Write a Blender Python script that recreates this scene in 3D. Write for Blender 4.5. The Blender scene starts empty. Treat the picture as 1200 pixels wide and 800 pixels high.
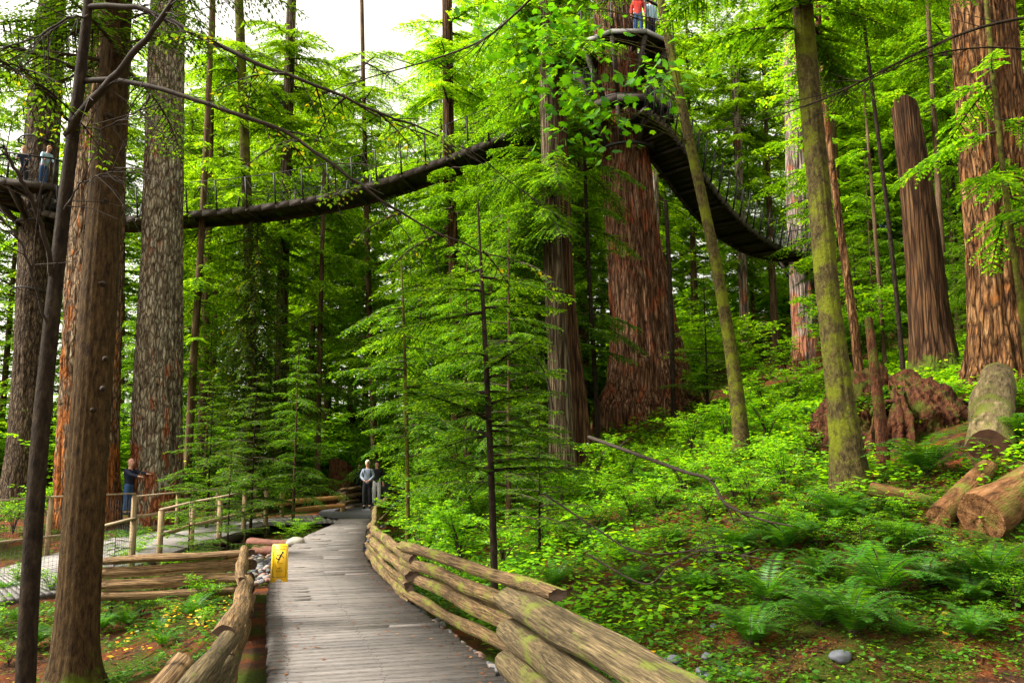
import bpy, math, random
import numpy as np
from mathutils import Vector, Matrix
R = math.radians
SC = bpy.context.scene
COL = SC.collection

# ---------------------------------------------------------------- camera, sky, sun, exposure
PITCH = R(7.0); FPX = 900.0; SHIFT = 49.5/1200.0; CAMZ = 1.65
cam_d = bpy.data.cameras.new('camera'); cam = bpy.data.objects.new('camera', cam_d); COL.objects.link(cam)
cam_d.sensor_width = 36.0; cam_d.lens = 36.0*FPX/1200.0; cam_d.shift_y = SHIFT
cam_d.clip_start = 0.05; cam_d.clip_end = 2000
cam.location = (0, 0, CAMZ); cam.rotation_euler = (R(90)+PITCH, 0, 0)
SC.camera = cam
SUN_EL, SUN_AZ = R(48), R(-100)            # azimuth clockwise from +Y: from the left, a little behind
world = bpy.data.worlds.new('World'); SC.world = world; world.use_nodes = True
wn = world.node_tree; wn.nodes.clear()
sky = wn.nodes.new('ShaderNodeTexSky'); sky.sky_type = 'NISHITA'; sky.sun_disc = False
sky.sun_elevation = SUN_EL; sky.sun_rotation = SUN_AZ; sky.dust_density = 4.0; sky.air_density = 1.0
hsv = wn.nodes.new('ShaderNodeHueSaturation'); hsv.inputs['Saturation'].default_value = 0.05
bgn = wn.nodes.new('ShaderNodeBackground'); bgn.inputs['Strength'].default_value = 0.15
wo = wn.nodes.new('ShaderNodeOutputWorld')
tint = wn.nodes.new('ShaderNodeMix'); tint.data_type = 'RGBA'; tint.blend_type = 'MULTIPLY'; tint.inputs[0].default_value = 1.0
tint.inputs[7].default_value = (1.06, 1.0, .88, 1)      # warm overcast white balance
wn.links.new(sky.outputs[0], hsv.inputs['Color']); wn.links.new(hsv.outputs[0], tint.inputs[6]); wn.links.new(tint.outputs[2], bgn.inputs['Color'])
wn.links.new(bgn.outputs[0], wo.inputs['Surface'])
sl = bpy.data.lights.new('sun', 'SUN'); sl.energy = 2.6; sl.angle = R(10); sl.color = (1, .95, .86)
so = bpy.data.objects.new('sun', sl); COL.objects.link(so)
sv = Vector((math.sin(SUN_AZ)*math.cos(SUN_EL), math.cos(SUN_AZ)*math.cos(SUN_EL), math.sin(SUN_EL)))
so.rotation_euler = sv.to_track_quat('Z', 'Y').to_euler(); so.location = (0, 0, 40)
SC.view_settings.view_transform = 'Standard'; SC.view_settings.look = 'None'
SC.view_settings.exposure = 1.62; SC.view_settings.gamma = 1.0; SC.view_settings.use_curve_mapping = False
cy = SC.cycles
cy.max_bounces = 10; cy.diffuse_bounces = 7; cy.glossy_bounces = 2; cy.transmission_bounces = 8
cy.use_denoising = True; cy.caustics_reflective = False; cy.caustics_refractive = False
SC.render.use_persistent_data = False

# ---------------------------------------------------------------- picture to world
def ray(px, py):
    v = Vector(((px-600)/FPX, (400-py)/FPX + SHIFT*1200/FPX, -1))
    v.rotate(cam.rotation_euler); return v
def at(px, py, D):
    v = ray(px, py); t = D/v.y
    return Vector((v.x*t, D, CAMZ+v.z*t))
def at_z(px, py, z):
    v = ray(px, py); t = (z-CAMZ)/v.z
    return Vector((v.x*t, v.y*t, z))

# ---------------------------------------------------------------- numpy noise
_rs = np.random.RandomState(5)
_TB = _rs.rand(64, 64, 64).astype(np.float32)*2-1
def nz(x, y, z=0.0):
    x, y, z = np.broadcast_arrays(np.asarray(x, float), np.asarray(y, float), np.asarray(z, float))
    xi, yi, zi = np.floor(x).astype(int), np.floor(y).astype(int), np.floor(z).astype(int)
    fx, fy, fz = x-xi, y-yi, z-zi
    fx, fy, fz = [f*f*(3-2*f) for f in (fx, fy, fz)]
    out = 0
    for a in (0, 1):
        for b in (0, 1):
            for c in (0, 1):
                w = (fx if a else 1-fx)*(fy if b else 1-fy)*(fz if c else 1-fz)
                out = out + w*_TB[(xi+a) & 63, (yi+b) & 63, (zi+c) & 63]
    return out
def fbm(x, y, z=0.0, o=4):
    s, a = 0, .5
    for i in range(o):
        s = s + a*nz(x*2**i+i*7.3, y*2**i+i*3.1, np.asarray(z)*2**i+i*5.7); a *= .5
    return s
def sstep(a, b, x):
    t = np.clip((x-a)/(b-a), 0, 1); return t*t*(3-2*t)

# ---------------------------------------------------------------- path edges and terrain
def zp(y): return 0.0 + 0.55*sstep(13, 31, np.asarray(y, float))
def solve_path(px, py):
    z = 0.0
    for _ in range(12):
        p = at_z(px, py, z); z = float(zp(p.y))
    return p
LE = [solve_path(*q) for q in [(318, 800), (316, 740), (315, 700), (320, 668), (334, 645), (362, 626), (392, 612)]]
RE = [solve_path(*q) for q in [(592, 800), (532, 746), (475, 702), (436, 668), (424, 645), (428, 622), (434, 607)]]
def edge(pts, near, far):
    ys = [-30, 2] + [p.y for p in pts] + [31, 45, 80]
    xs = [near[0], near[1]] + [p.x for p in pts] + far
    return np.array(ys), np.array(xs)
LY, LX = edge(LE, (-1.5, -1.6), [-6.3, -8.2, -20])
RY, RX = edge(RE, (3.0, 1.0), [-4.7, -6.4, -18])
def xl(y): return np.interp(y, LY, LX)
def xr(y): return np.interp(y, RY, RX)
def hgt(x, y):
    x = np.asarray(x, float); y = np.asarray(y, float)
    d = x-xr(y); e = xl(y)-x
    base = zp(y)
    near = 0.12+0.88*sstep(4.5, 11.5, y)
    rs = np.maximum(0, d-0.9)
    right = -0.22 + near*(0.305*rs*sstep(0, 2.5, rs)) + 0.02*np.maximum(0, y-14)*sstep(1, 6, d)
    right = np.where(rs > 30, right, right)
    left = -0.22 - 0.45*sstep(0.2, 2.2, e)*(1-sstep(20, 27, y)) - .15*sstep(2, 6, e)*(1-sstep(20, 27, y))
    h = np.where(d > -0.1, right, np.where(e > -0.1, left, -0.22))
    h = h + base*np.where(e > 0, 1, 1)
    far = np.maximum(0, y-38); h = h + 0.10*far*(1-sstep(0, 200, far)*.5)
    away = sstep(.3, 2.5, np.maximum(d, e))
    h = h + away*(0.30*fbm(x*.35, y*.35, 3.3) + 0.10*fbm(x*1.4, y*1.4, 8.1))
    for (bx, by, br, bh) in BUMPS:
        h = h + bh*np.exp(-((x-bx)**2+(y-by)**2)/(br*br))
    # a pit of no growth where the two walkways stand
    return h
BUMPS = [(4.9, 26.5, 2.6, .8), (7.9, 15.2, 1.2, .5), (3.0, 8.2, 1.0, .18)]
def gz(x, y): return float(hgt(x, y))
def ground_at(px, py, t0=3.0, t1=140.0):
    v = ray(px, py); v = v/v.y
    ts = np.linspace(t0, t1, 4000)
    z = CAMZ+v.z*ts; g = hgt(v.x*ts, ts)
    k = np.argmax(z < g)
    if z[k] >= g[k]: return None
    t = ts[k]; return Vector((v.x*t, t, float(g[k])))
def base_at(px, D, py=560):
    p = at(px, py, D); p.z = gz(p.x, p.y); return p

# ---------------------------------------------------------------- mesh building
class MB:
    def __init__(s): s.v = []; s.f = []; s.m = []; s.n = 0
    def add(s, v, f, m=0):
        v = np.asarray(v, float).reshape(-1, 3)
        if isinstance(f, np.ndarray): s.f.append(f+s.n); s.m.append(np.full(len(f), m))
        else:
            by = {}
            for q in f: by.setdefault(len(q), []).append(q)
            for k, qs in by.items():
                s.f.append(np.array(qs)+s.n); s.m.append(np.full(len(qs), m))
        s.v.append(v); s.n += len(v)
    def tube(s, pts, rad, seg=8, m=0, cap=True, jit=0.0, squash=1.0):
        pts = [Vector(p) for p in pts]; n = len(pts)
        if not hasattr(rad, '__len__'): rad = [rad]*n
        V = []; F = []
        t0 = (pts[1]-pts[0]).normalized()
        ref = Vector((0, 0, 1)) if abs(t0.z) < .9 else Vector((1, 0, 0))
        for i, p in enumerate(pts):
            t = (pts[min(i+1, n-1)]-pts[max(i-1, 0)]).normalized()
            a = t.cross(ref).normalized(); b = a.cross(t).normalized()
            for k in range(seg):
                th = 2*math.pi*k/seg; r = rad[i]*(1+random.uniform(-jit, jit))
                V.append(p+a*(math.cos(th)*r)+b*(math.sin(th)*r*squash))
        for i in range(n-1):
            for k in range(seg):
                k2 = (k+1) % seg
                F.append((i*seg+k, i*seg+k2, (i+1)*seg+k2, (i+1)*seg+k))
        if cap: F.append(tuple(range(seg-1, -1, -1))); F.append(tuple((n-1)*seg+k for k in range(seg)))
        s.add([tuple(v) for v in V], F, m); return s
    def box(s, c, size, rz=0, m=0, tilt=None):
        hx, hy, hz = size[0]/2, size[1]/2, size[2]/2
        P = [Vector((a*hx, b*hy, d*hz)) for a in (-1, 1) for b in (-1, 1) for d in (-1, 1)]
        M = Matrix.Rotation(rz, 4, 'Z')
        if tilt: M = M @ Matrix.Rotation(tilt, 4, 'X')
        P = [M @ p + Vector(c) for p in P]
        s.add([tuple(p) for p in P], [(0, 1, 3, 2), (4, 6, 7, 5), (0, 4, 5, 1), (2, 3, 7, 6), (0, 2, 6, 4), (1, 5, 7, 3)], m); return s
    def beam(s, a, b, w, h, m=0):
        a, b = Vector(a), Vector(b); t = (b-a).normalized()
        side = t.cross(Vector((0, 0, 1)))
        side = side.normalized() if side.length > .01 else Vector((1, 0, 0))
        up = side.cross(t)
        P = [q+side*(i*w/2)+up*(j*h/2) for q in (a, b) for i in (-1, 1) for j in (-1, 1)]
        s.add([tuple(p) for p in P], [(0, 1, 3, 2), (4, 6, 7, 5), (0, 4, 5, 1), (2, 3, 7, 6), (0, 2, 6, 4), (1, 5, 7, 3)], m); return s
    def mesh(s, name, mats, smooth=False):
        me = bpy.data.meshes.new(name)
        v = np.concatenate(s.v).astype(np.float32)
        me.vertices.add(len(v)); me.vertices.foreach_set('co', v.ravel())
        lens = np.concatenate([np.full(len(f), f.shape[1]) for f in s.f])
        loops = np.concatenate([f.ravel() for f in s.f]).astype(np.int32)
        me.loops.add(len(loops)); me.loops.foreach_set('vertex_index', loops)
        me.polygons.add(len(lens))
        st = np.concatenate([[0], np.cumsum(lens)[:-1]]).astype(np.int32)
        me.polygons.foreach_set('loop_start', st); me.polygons.foreach_set('loop_total', lens.astype(np.int32))
        me.polygons.foreach_set('material_index', np.concatenate(s.m).astype(np.int32))
        if smooth: me.polygons.foreach_set('use_smooth', np.ones(len(lens), bool))
        for m in (mats if isinstance(mats, (list, tuple)) else [mats]): me.materials.append(m)
        me.update(calc_edges=True); me.validate(verbose=False)
        return me
    def obj(s, name, mats, parent=None, smooth=False, loc=None):
        o = bpy.data.objects.new(name, s.mesh(name, mats, smooth)); COL.objects.link(o)
        if parent: o.parent = parent
        if loc is not None: o.location = loc
        return o
def tag(o, label=None, cat=None, group=None, kind=None):
    if label: o['label'] = label
    if cat: o['category'] = cat
    if group: o['group'] = group
    if kind: o['kind'] = kind
    return o
def empty(name, loc, label=None, cat=None, group=None, rz=0):
    o = bpy.data.objects.new(name, None); COL.objects.link(o); o.location = loc; o.rotation_euler.z = rz
    o.empty_display_size = .2
    return tag(o, label, cat, group)
def child(name, me, parent):
    o = bpy.data.objects.new(name, me); COL.objects.link(o); o.parent = parent; return o
def dup(root, loc, rz=0, s=1.0, label=None, group=None):
    r = root.copy(); COL.objects.link(r); r.location = loc; r.rotation_euler.z = rz; r.scale = (s, s, s)
    if label: r['label'] = label
    if group: r['group'] = group
    for ch in root.children:
        c = ch.copy(); COL.objects.link(c); c.parent = r
        for g in ch.children:
            d = g.copy(); COL.objects.link(d); d.parent = c
    return r

# ---------------------------------------------------------------- materials
def new_mat(name):
    m = bpy.data.materials.new(name); m.use_nodes = True; nt = m.node_tree; nt.nodes.clear()
    o = nt.nodes.new('ShaderNodeOutputMaterial'); return m, nt, o
def N(nt, t, **kw):
    n = nt.nodes.new(t)
    for k, v in kw.items():
        if k in n.inputs: n.inputs[k].default_value = v
        else: setattr(n, k, v)
    return n
def ramp(nt, stops):
    r = nt.nodes.new('ShaderNodeValToRGB'); e = r.color_ramp.elements
    while len(e) < len(stops): e.new(.5)
    for i, (p, c) in enumerate(stops): e[i].position = p; e[i].color = (*c, 1)
    return r
def mixc(nt, a, b, f, mode='MIX'):
    m = nt.nodes.new('ShaderNodeMix'); m.data_type = 'RGBA'; m.blend_type = mode
    for s, x in ((m.inputs[0], f), (m.inputs[6], a), (m.inputs[7], b)):
        if hasattr(x, 'links'): nt.links.new(x, s)
        elif hasattr(x, '__len__'): s.default_value = (*x, 1)
        else: s.default_value = x
    return m.outputs[2]
def coords(nt, scale=(1, 1, 1), kind='Object'):
    tc = nt.nodes.new('ShaderNodeTexCoord'); mp = nt.nodes.new('ShaderNodeMapping')
    mp.inputs['Scale'].default_value = scale; nt.links.new(tc.outputs[kind], mp.inputs[0]); return mp.outputs[0]
def noise(nt, vec, scale, detail=5, rough=.6):
    n = N(nt, 'ShaderNodeTexNoise', Scale=scale, Detail=detail, Roughness=rough); nt.links.new(vec, n.inputs['Vector']); return n.outputs['Fac']
def finish(nt, out, col, rough=.85, bump=None, bs=.5, bd=.02, spec=.3):
    p = N(nt, 'ShaderNodeBsdfPrincipled', Roughness=rough)
    p.inputs['Specular IOR Level'].default_value = spec
    if hasattr(col, 'links'): nt.links.new(col, p.inputs['Base Color'])
    else: p.inputs['Base Color'].default_value = (*col, 1)
    if bump is not None:
        b = N(nt, 'ShaderNodeBump', Strength=bs, Distance=bd); nt.links.new(bump, b.inputs['Height']); nt.links.new(b.outputs[0], p.inputs['Normal'])
    nt.links.new(p.outputs[0], out.inputs[0])
def leaf_mat(name, c1, c2, c3=None, trans=.5, gloss=.022, tgain=1.6):
    m, nt, o = new_mat(name)
    g = nt.nodes.new('ShaderNodeNewGeometry'); oi = nt.nodes.new('ShaderNodeObjectInfo')
    stops = [(0, c1), (.8, c2)] + ([(1, c3)] if c3 else [])
    r = ramp(nt, stops); nt.links.new(g.outputs['Random Per Island'], r.inputs[0])
    hs = nt.nodes.new('ShaderNodeHueSaturation')
    mr = N(nt, 'ShaderNodeMapRange'); mr.inputs['To Min'].default_value = .75; mr.inputs['To Max'].default_value = 1.25
    nt.links.new(oi.outputs['Random'], mr.inputs[0]); nt.links.new(mr.outputs[0], hs.inputs['Value'])
    nt.links.new(r.outputs[0], hs.inputs['Color'])
    d = nt.nodes.new('ShaderNodeBsdfDiffuse'); nt.links.new(hs.outputs[0], d.inputs[0])
    t = nt.nodes.new('ShaderNodeBsdfTranslucent')
    tc = mixc(nt, hs.outputs[0], (1.55*tgain, 1.20*tgain, .35*tgain), 1.0, 'MULTIPLY'); nt.links.new(tc, t.inputs[0])
    mx = N(nt, 'ShaderNodeMixShader'); mx.inputs[0].default_value = trans
    nt.links.new(d.outputs[0], mx.inputs[1]); nt.links.new(t.outputs[0], mx.inputs[2])
    gl = N(nt, 'ShaderNodeBsdfGlossy', Roughness=.45); gl.inputs[0].default_value = (.9, .95, .9, 1)
    m2 = N(nt, 'ShaderNodeMixShader'); m2.inputs[0].default_value = gloss
    nt.links.new(mx.outputs[0], m2.inputs[1]); nt.links.new(gl.outputs[0], m2.inputs[2])
    nt.links.new(m2.outputs[0], o.inputs[0]); return m
def bark_mat(name, dark, mid, light, scale=6, stretch=.16, patch=None, pscale=.6, pth=.55, moss=None, mossz=None, bd=.03, mth=.52, plate=None, pz=None, ax=2):
    m, nt, o = new_mat(name)
    v = coords(nt, (1, 1, stretch) if ax == 2 else (stretch, 1, 1)); v1 = coords(nt, (1, 1, 1))
    n1 = noise(nt, v, scale, 8, .65); n2 = noise(nt, v, scale*3.5, 5, .6)
    r = ramp(nt, [(.34, dark), (.5, mid), (.66, light)]); nt.links.new(n1, r.inputs[0])
    col = mixc(nt, r.outputs[0], n_gray(nt, n2), .55, 'MULTIPLY')
    vh = None
    if plate:
        dn = N(nt, 'ShaderNodeTexNoise', Scale=scale*.8, Detail=4); nt.links.new(v, dn.inputs['Vector'])
        dv = N(nt, 'ShaderNodeMix', data_type='VECTOR'); dv.inputs[0].default_value = .13; nt.links.new(v, dv.inputs[4]); nt.links.new(dn.outputs['Color'], dv.inputs[5])
        vo = N(nt, 'ShaderNodeTexVoronoi', feature='DISTANCE_TO_EDGE', Scale=scale*plate); nt.links.new(dv.outputs[1], vo.inputs['Vector'])
        vr = ramp(nt, [(.0, (.20, .17, .15)), (.09, (.55, .52, .50)), (.22, (1, 1, 1))]); nt.links.new(vo.outputs['Distance'], vr.inputs[0])
        col = mixc(nt, col, vr.outputs[0], 1.0, 'MULTIPLY'); vh = vr.outputs[0]
    if patch:
        pn = noise(nt, coords(nt, (1, 1, .45)), pscale*4, 6, .65)
        if pz is not None:      # more bare orange bark low on the trunk
            sp = nt.nodes.new('ShaderNodeSeparateXYZ'); nt.links.new(v1, sp.inputs[0])
            mr = N(nt, 'ShaderNodeMapRange'); mr.inputs['From Min'].default_value = pz; mr.inputs['From Max'].default_value = 0; mr.inputs['To Max'].default_value = .16
            nt.links.new(sp.outputs[2], mr.inputs[0]); ad = N(nt, 'ShaderNodeMath', operation='ADD'); nt.links.new(pn, ad.inputs[0]); nt.links.new(mr.outputs[0], ad.inputs[1]); pn = ad.outputs[0]
        pr = ramp(nt, [(pth-.03, (0, 0, 0)), (pth+.03, (.9, .9, .9))]); nt.links.new(pn, pr.inputs[0])
        pc = mixc(nt, patch, n_gray(nt, n2), .8, 'MULTIPLY')
        if plate: pc = mixc(nt, pc, vh, .8, 'MULTIPLY')
        col = mixc(nt, col, pc, pr.outputs[0])
    if moss:
        mn = noise(nt, v1, 2.2, 7, .7)
        if mossz is not None:
            sp = nt.nodes.new('ShaderNodeSeparateXYZ'); nt.links.new(v1, sp.inputs[0])
            mr = N(nt, 'ShaderNodeMapRange'); mr.inputs['From Min'].default_value = mossz; mr.inputs['From Max'].default_value = 0
            mr.inputs['To Min'].default_value = -.25; mr.inputs['To Max'].default_value = .35
            nt.links.new(sp.outputs[2], mr.inputs[0])
            ad = N(nt, 'ShaderNodeMath', operation='ADD'); nt.links.new(mn, ad.inputs[0]); nt.links.new(mr.outputs[0], ad.inputs[1]); mn = ad.outputs[0]
        rr = ramp(nt, [(mth-.06, (0, 0, 0)), (mth+.06, (1, 1, 1))]); nt.links.new(mn, rr.inputs[0])
        mc = mixc(nt, moss, tuple(c*.45 for c in moss), noise(nt, v1, 30, 3, .6))
        col = mixc(nt, col, mc, rr.outputs[0])
    ad = N(nt, 'ShaderNodeMath', operation='ADD'); nt.links.new(n1, ad.inputs[0]); nt.links.new(n2, ad.inputs[1])
    h = ad.outputs[0]
    if plate:
        a2 = N(nt, 'ShaderNodeMath', operation='ADD'); nt.links.new(h, a2.inputs[0]); nt.links.new(vh, a2.inputs[1]); h = a2.outputs[0]
    finish(nt, o, col, .9, h, .9, bd, .15); return m
def n_gray(nt, n):
    r = ramp(nt, [(.3, (.35, .35, .35)), (.6, (1.0, 1.0, 1.0))]); nt.links.new(n, r.inputs[0]); return r.outputs[0]
def plain(name, col, rough=.7, var=.25, scale=8, stretch=(1, 1, 1), bd=.004, spec=.3, metal=0):
    m, nt, o = new_mat(name)
    v = coords(nt, stretch); n = noise(nt, v, scale, 6, .65)
    r = ramp(nt, [(.3, tuple(c*(1-var) for c in col)), (.7, tuple(min(1, c*(1+var)) for c in col))]); nt.links.new(n, r.inputs[0])
    finish(nt, o, r.outputs[0], rough, n, .4, bd, spec); return m

M = {}
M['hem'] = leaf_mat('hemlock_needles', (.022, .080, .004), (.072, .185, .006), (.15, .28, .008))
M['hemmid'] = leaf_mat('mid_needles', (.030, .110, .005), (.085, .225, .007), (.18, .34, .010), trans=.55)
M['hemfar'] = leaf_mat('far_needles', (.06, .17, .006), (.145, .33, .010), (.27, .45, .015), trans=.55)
M['hemdark'] = leaf_mat('dark_cedar_needles', (.030, .085, .006), (.07, .16, .008), (.19, .19, .010), trans=.5)  # needles of a darker green, as on the drooping cedar
M['lime'] = leaf_mat('bright_broad_leaves', (.06, .20, .005), (.135, .33, .008), (.25, .42, .012), trans=.55)
M['maple'] = leaf_mat('maple_leaves', (.028, .12, .004), (.06, .20, .005), (.12, .29, .008), trans=.55)
M['fern'] = leaf_mat('fern_fronds', (.022, .095, .007), (.048, .175, .009), (.10, .25, .012), trans=.45)
M['cover'] = leaf_mat('ground_cover_leaves', (.022, .09, .004), (.065, .19, .007), (.17, .30, .010), trans=.45)
M['yellow_leaf'] = leaf_mat('yellow_leaves', (.45, .38, .02), (.5, .30, .02), (.5, .15, .02), trans=.4)
M['needle'] = leaf_mat('fallen_needles', (.05, .018, .008), (.20, .075, .028), (.34, .17, .08), trans=.1)
M['twig'] = plain('twig_wood', (.045, .028, .018), .9, .4, 20)
M['darklimb'] = plain('dark_limb_bark', (.030, .020, .013), .85, .5, 14, (1, 1, 1), .01)
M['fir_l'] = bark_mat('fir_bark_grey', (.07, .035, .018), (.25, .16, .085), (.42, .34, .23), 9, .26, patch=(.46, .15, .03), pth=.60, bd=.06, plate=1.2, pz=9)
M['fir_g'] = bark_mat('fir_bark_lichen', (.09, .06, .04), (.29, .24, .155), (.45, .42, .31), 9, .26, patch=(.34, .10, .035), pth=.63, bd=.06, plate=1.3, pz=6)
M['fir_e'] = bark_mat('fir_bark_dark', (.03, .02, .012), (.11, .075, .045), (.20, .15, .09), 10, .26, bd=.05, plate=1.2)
M['red'] = bark_mat('red_cedar_bark', (.04, .018, .010), (.23, .105, .050), (.40, .25, .15), 11, .085, patch=(.32, .085, .03), pth=.57, bd=.08, plate=1.2)
M['orange'] = bark_mat('orange_bark', (.03, .014, .008), (.24, .11, .040), (.40, .23, .10), 9, .18, patch=(.36, .13, .03), pth=.61, bd=.08, moss=(.14, .15, .03), mth=.70, plate=1.2)
M['brown'] = bark_mat('hemlock_bark', (.018, .009, .004), (.055, .031, .011), (.095, .058, .022), 26, .30, moss=(.09, .13, .008), mossz=1.3, mth=.74, bd=.02)
M['slim'] = bark_mat('slim_dark_bark', (.008, .005, .003), (.022, .014, .008), (.045, .031, .017), 18, .4, bd=.01)
M['mossy'] = bark_mat('mossy_bark', (.02, .014, .006), (.065, .048, .014), (.12, .095, .03), 22, .5, moss=(.15, .17, .008), mth=.53, bd=.03)
M['snag'] = bark_mat('snag_wood', (.03, .013, .006), (.11, .052, .022), (.18, .10, .045), 9, .06, moss=(.09, .13, .01), mossz=.8, mth=.66, bd=.03, plate=1.2)
M['grey'] = bark_mat('grey_bark', (.04, .028, .016), (.14, .10, .06), (.26, .20, .13), 9, .07, bd=.03, plate=1.3)
M['bgbark'] = bark_mat('distant_bark', (.03, .018, .010), (.10, .06, .03), (.17, .11, .06), 8, .12, bd=.02)
M['pale'] = bark_mat('pale_bark', (.08, .055, .045), (.30, .23, .19), (.46, .38, .32), 6, .1, patch=(.40, .14, .07), pth=.6, bd=.04, plate=1.2, pz=6)
M['rot'] = bark_mat('rotting_red_wood', (.015, .007, .004), (.085, .029, .012), (.18, .070, .030), 16, .35, moss=(.09, .12, .01), mth=.57, bd=.06)
M['logbark'] = bark_mat('fallen_log_bark', (.03, .022, .01), (.13, .095, .045), (.23, .18, .09), 13, .22, moss=(.13, .15, .02), mth=.55, bd=.03, ax=0)
M['logbrown'] = bark_mat('brown_log_bark', (.03, .014, .006), (.16, .07, .025), (.27, .14, .06), 12, .22, moss=(.14, .15, .02), mth=.60, bd=.03, ax=0)
M['rotlog'] = bark_mat('rotten_log_wood', (.02, .008, .005), (.12, .045, .018), (.24, .10, .045), 12, .2, moss=(.10, .13, .015), mth=.58, bd=.04, ax=0)
M['steel'] = plain('galvanised_steel', (.10, .10, .10), .5, .2, 20, metal=1)
M['black'] = plain('dark_steel', (.015, .014, .013), .6, .2, 20)
M['bridgewood'] = plain('dark_bridge_wood', (.035, .026, .018), .8, .35, 6)
M['net'] = plain('net_wire', (.07, .07, .065), .6, .1, 10)
M['edgewood'] = plain('grey_deck_edge', (.17, .165, .155), .8, .2, 10)
M['stone'] = plain('stone', (.085, .09, .105), .7, .3, 5, bd=.01)
M['stonew'] = plain('pale_stone', (.30, .27, .23), .7, .2, 5, bd=.01)
M['driftwood'] = plain('red_brown_driftwood', (.14, .055, .035), .8, .4, 9)
M['asphalt'] = plain('dark_path_surface', (.06, .06, .065), .9, .2, 30)
M['skin'] = plain('skin', (.52, .27, .19), .6, .05, 5)
def cloth(n, c): M[n] = plain('cloth_'+n, c, .9, .12, 14, bd=.003)
for n, c in (('navy', (.012, .016, .035)), ('jeans', (.03, .07, .17)), ('greyshirt', (.20, .24, .30)), ('blacktrousers', (.012, .012, .015)),
             ('lightblue', (.35, .52, .62)), ('redtop', (.45, .03, .02)), ('white', (.6, .6, .58)), ('hairdark', (.02, .014, .01)),
             ('hairfair', (.42, .26, .12)), ('capwhite', (.62, .58, .45)), ('bluetop', (.05, .18, .55)), ('shoe', (.02, .02, .02))): cloth(n, c)

def weathered(name, a, b, moss=None, mth=.55, axis=0, dark=.35, isl=(.86, 1.1), crack=0):
    m, nt, o = new_mat(name)
    sc = [44, 44, 44] if crack else [26, 26, 26]; sc[axis] = 2.2
    v = coords(nt, tuple(sc)); v1 = coords(nt)
    n = noise(nt, v, 1.6, 8, .7); n2 = noise(nt, v1, 1.8, 6, .65)
    r = ramp(nt, [(.33, tuple(c*dark for c in a)), (.47, a), (.68, b)]); nt.links.new(n, r.inputs[0])
    col = r.outputs[0]
    st_ = ramp(nt, [(.35, (.74, .74, .76)), (.6, (1.04, 1.03, 1.02))]); nt.links.new(noise(nt, v1, .9, 5, .6), st_.inputs[0]); col = mixc(nt, col, st_.outputs[0], 1.0, 'MULTIPLY')
    if crack:
        s2 = [20, 20, 20]; s2[axis] = .5; cn = noise(nt, coords(nt, tuple(s2)), 2.2, 6, .6)
        ck = ramp(nt, [(.40, (1, 1, 1)), (.465, (1-crack,)*3), (.485, (1-crack,)*3), (.54, (1, 1, 1))]); nt.links.new(cn, ck.inputs[0]); col = mixc(nt, col, ck.outputs[0], 1.0, 'MULTIPLY')
    if moss:
        n2 = noise(nt, coords(nt, (.5, 1, 1)), 5, 8, .72)
        rr = ramp(nt, [(mth-.04, (0, 0, 0)), (mth+.07, (1, 1, 1))]); nt.links.new(n2, rr.inputs[0])
        col = mixc(nt, col, moss, rr.outputs[0])
    g = nt.nodes.new('ShaderNodeNewGeometry'); rp = N(nt, 'ShaderNodeMapRange')
    rp.inputs['To Min'].default_value = isl[0]; rp.inputs['To Max'].default_value = isl[1]
    nt.links.new(g.outputs['Random Per Island'], rp.inputs[0])
    hs = nt.nodes.new('ShaderNodeHueSaturation'); nt.links.new(col, hs.inputs['Color']); nt.links.new(rp.outputs[0], hs.inputs['Value'])
    finish(nt, o, hs.outputs[0], .85, n, .9, .02, .2); return m
M['plank'] = weathered('weathered_planks', (.165, .148, .135), (.25, .228, .21), axis=0, dark=.62, isl=(.84, 1.10))
M['plank2'] = weathered('pale_planks', (.24, .22, .21), (.34, .32, .30), axis=0, dark=.7, isl=(.9, 1.08))
M['rail'] = weathered('split_rail_wood', (.15, .092, .040), (.31, .205, .095), moss=(.15, .17, .02), mth=.55, axis=0, dark=.25, crack=.7, isl=(.75, 1.15))
M['rail_tan'] = weathered('tan_rail_wood', (.21, .125, .055), (.38, .25, .12), moss=(.12, .09, .035), mth=.62, axis=0, dark=.25, crack=.7, isl=(.75, 1.15))
M['rail_grey'] = weathered('grey_log_wood', (.11, .08, .038), (.23, .17, .085), moss=(.12, .14, .02), mth=.57, axis=0, dark=.3, crack=.6, isl=(.8, 1.1))
M['peeled'] = weathered('peeled_orange_wood', (.42, .20, .07), (.60, .33, .14), axis=0, dark=.5)
M['post'] = weathered('handrail_timber', (.24, .17, .09), (.38, .29, .16), axis=2, dark=.5)
M['railtop'] = weathered('handrail_top', (.27, .20, .12), (.45, .37, .25), axis=0, dark=.5)
M['endgrain'] = plain('log_end_grain', (.05, .030, .018), .9, .5, 12, bd=.01)
M['hole'] = plain('hollow_log_end', (.06, .025, .012), .95, .6, 5, bd=.03)

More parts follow.
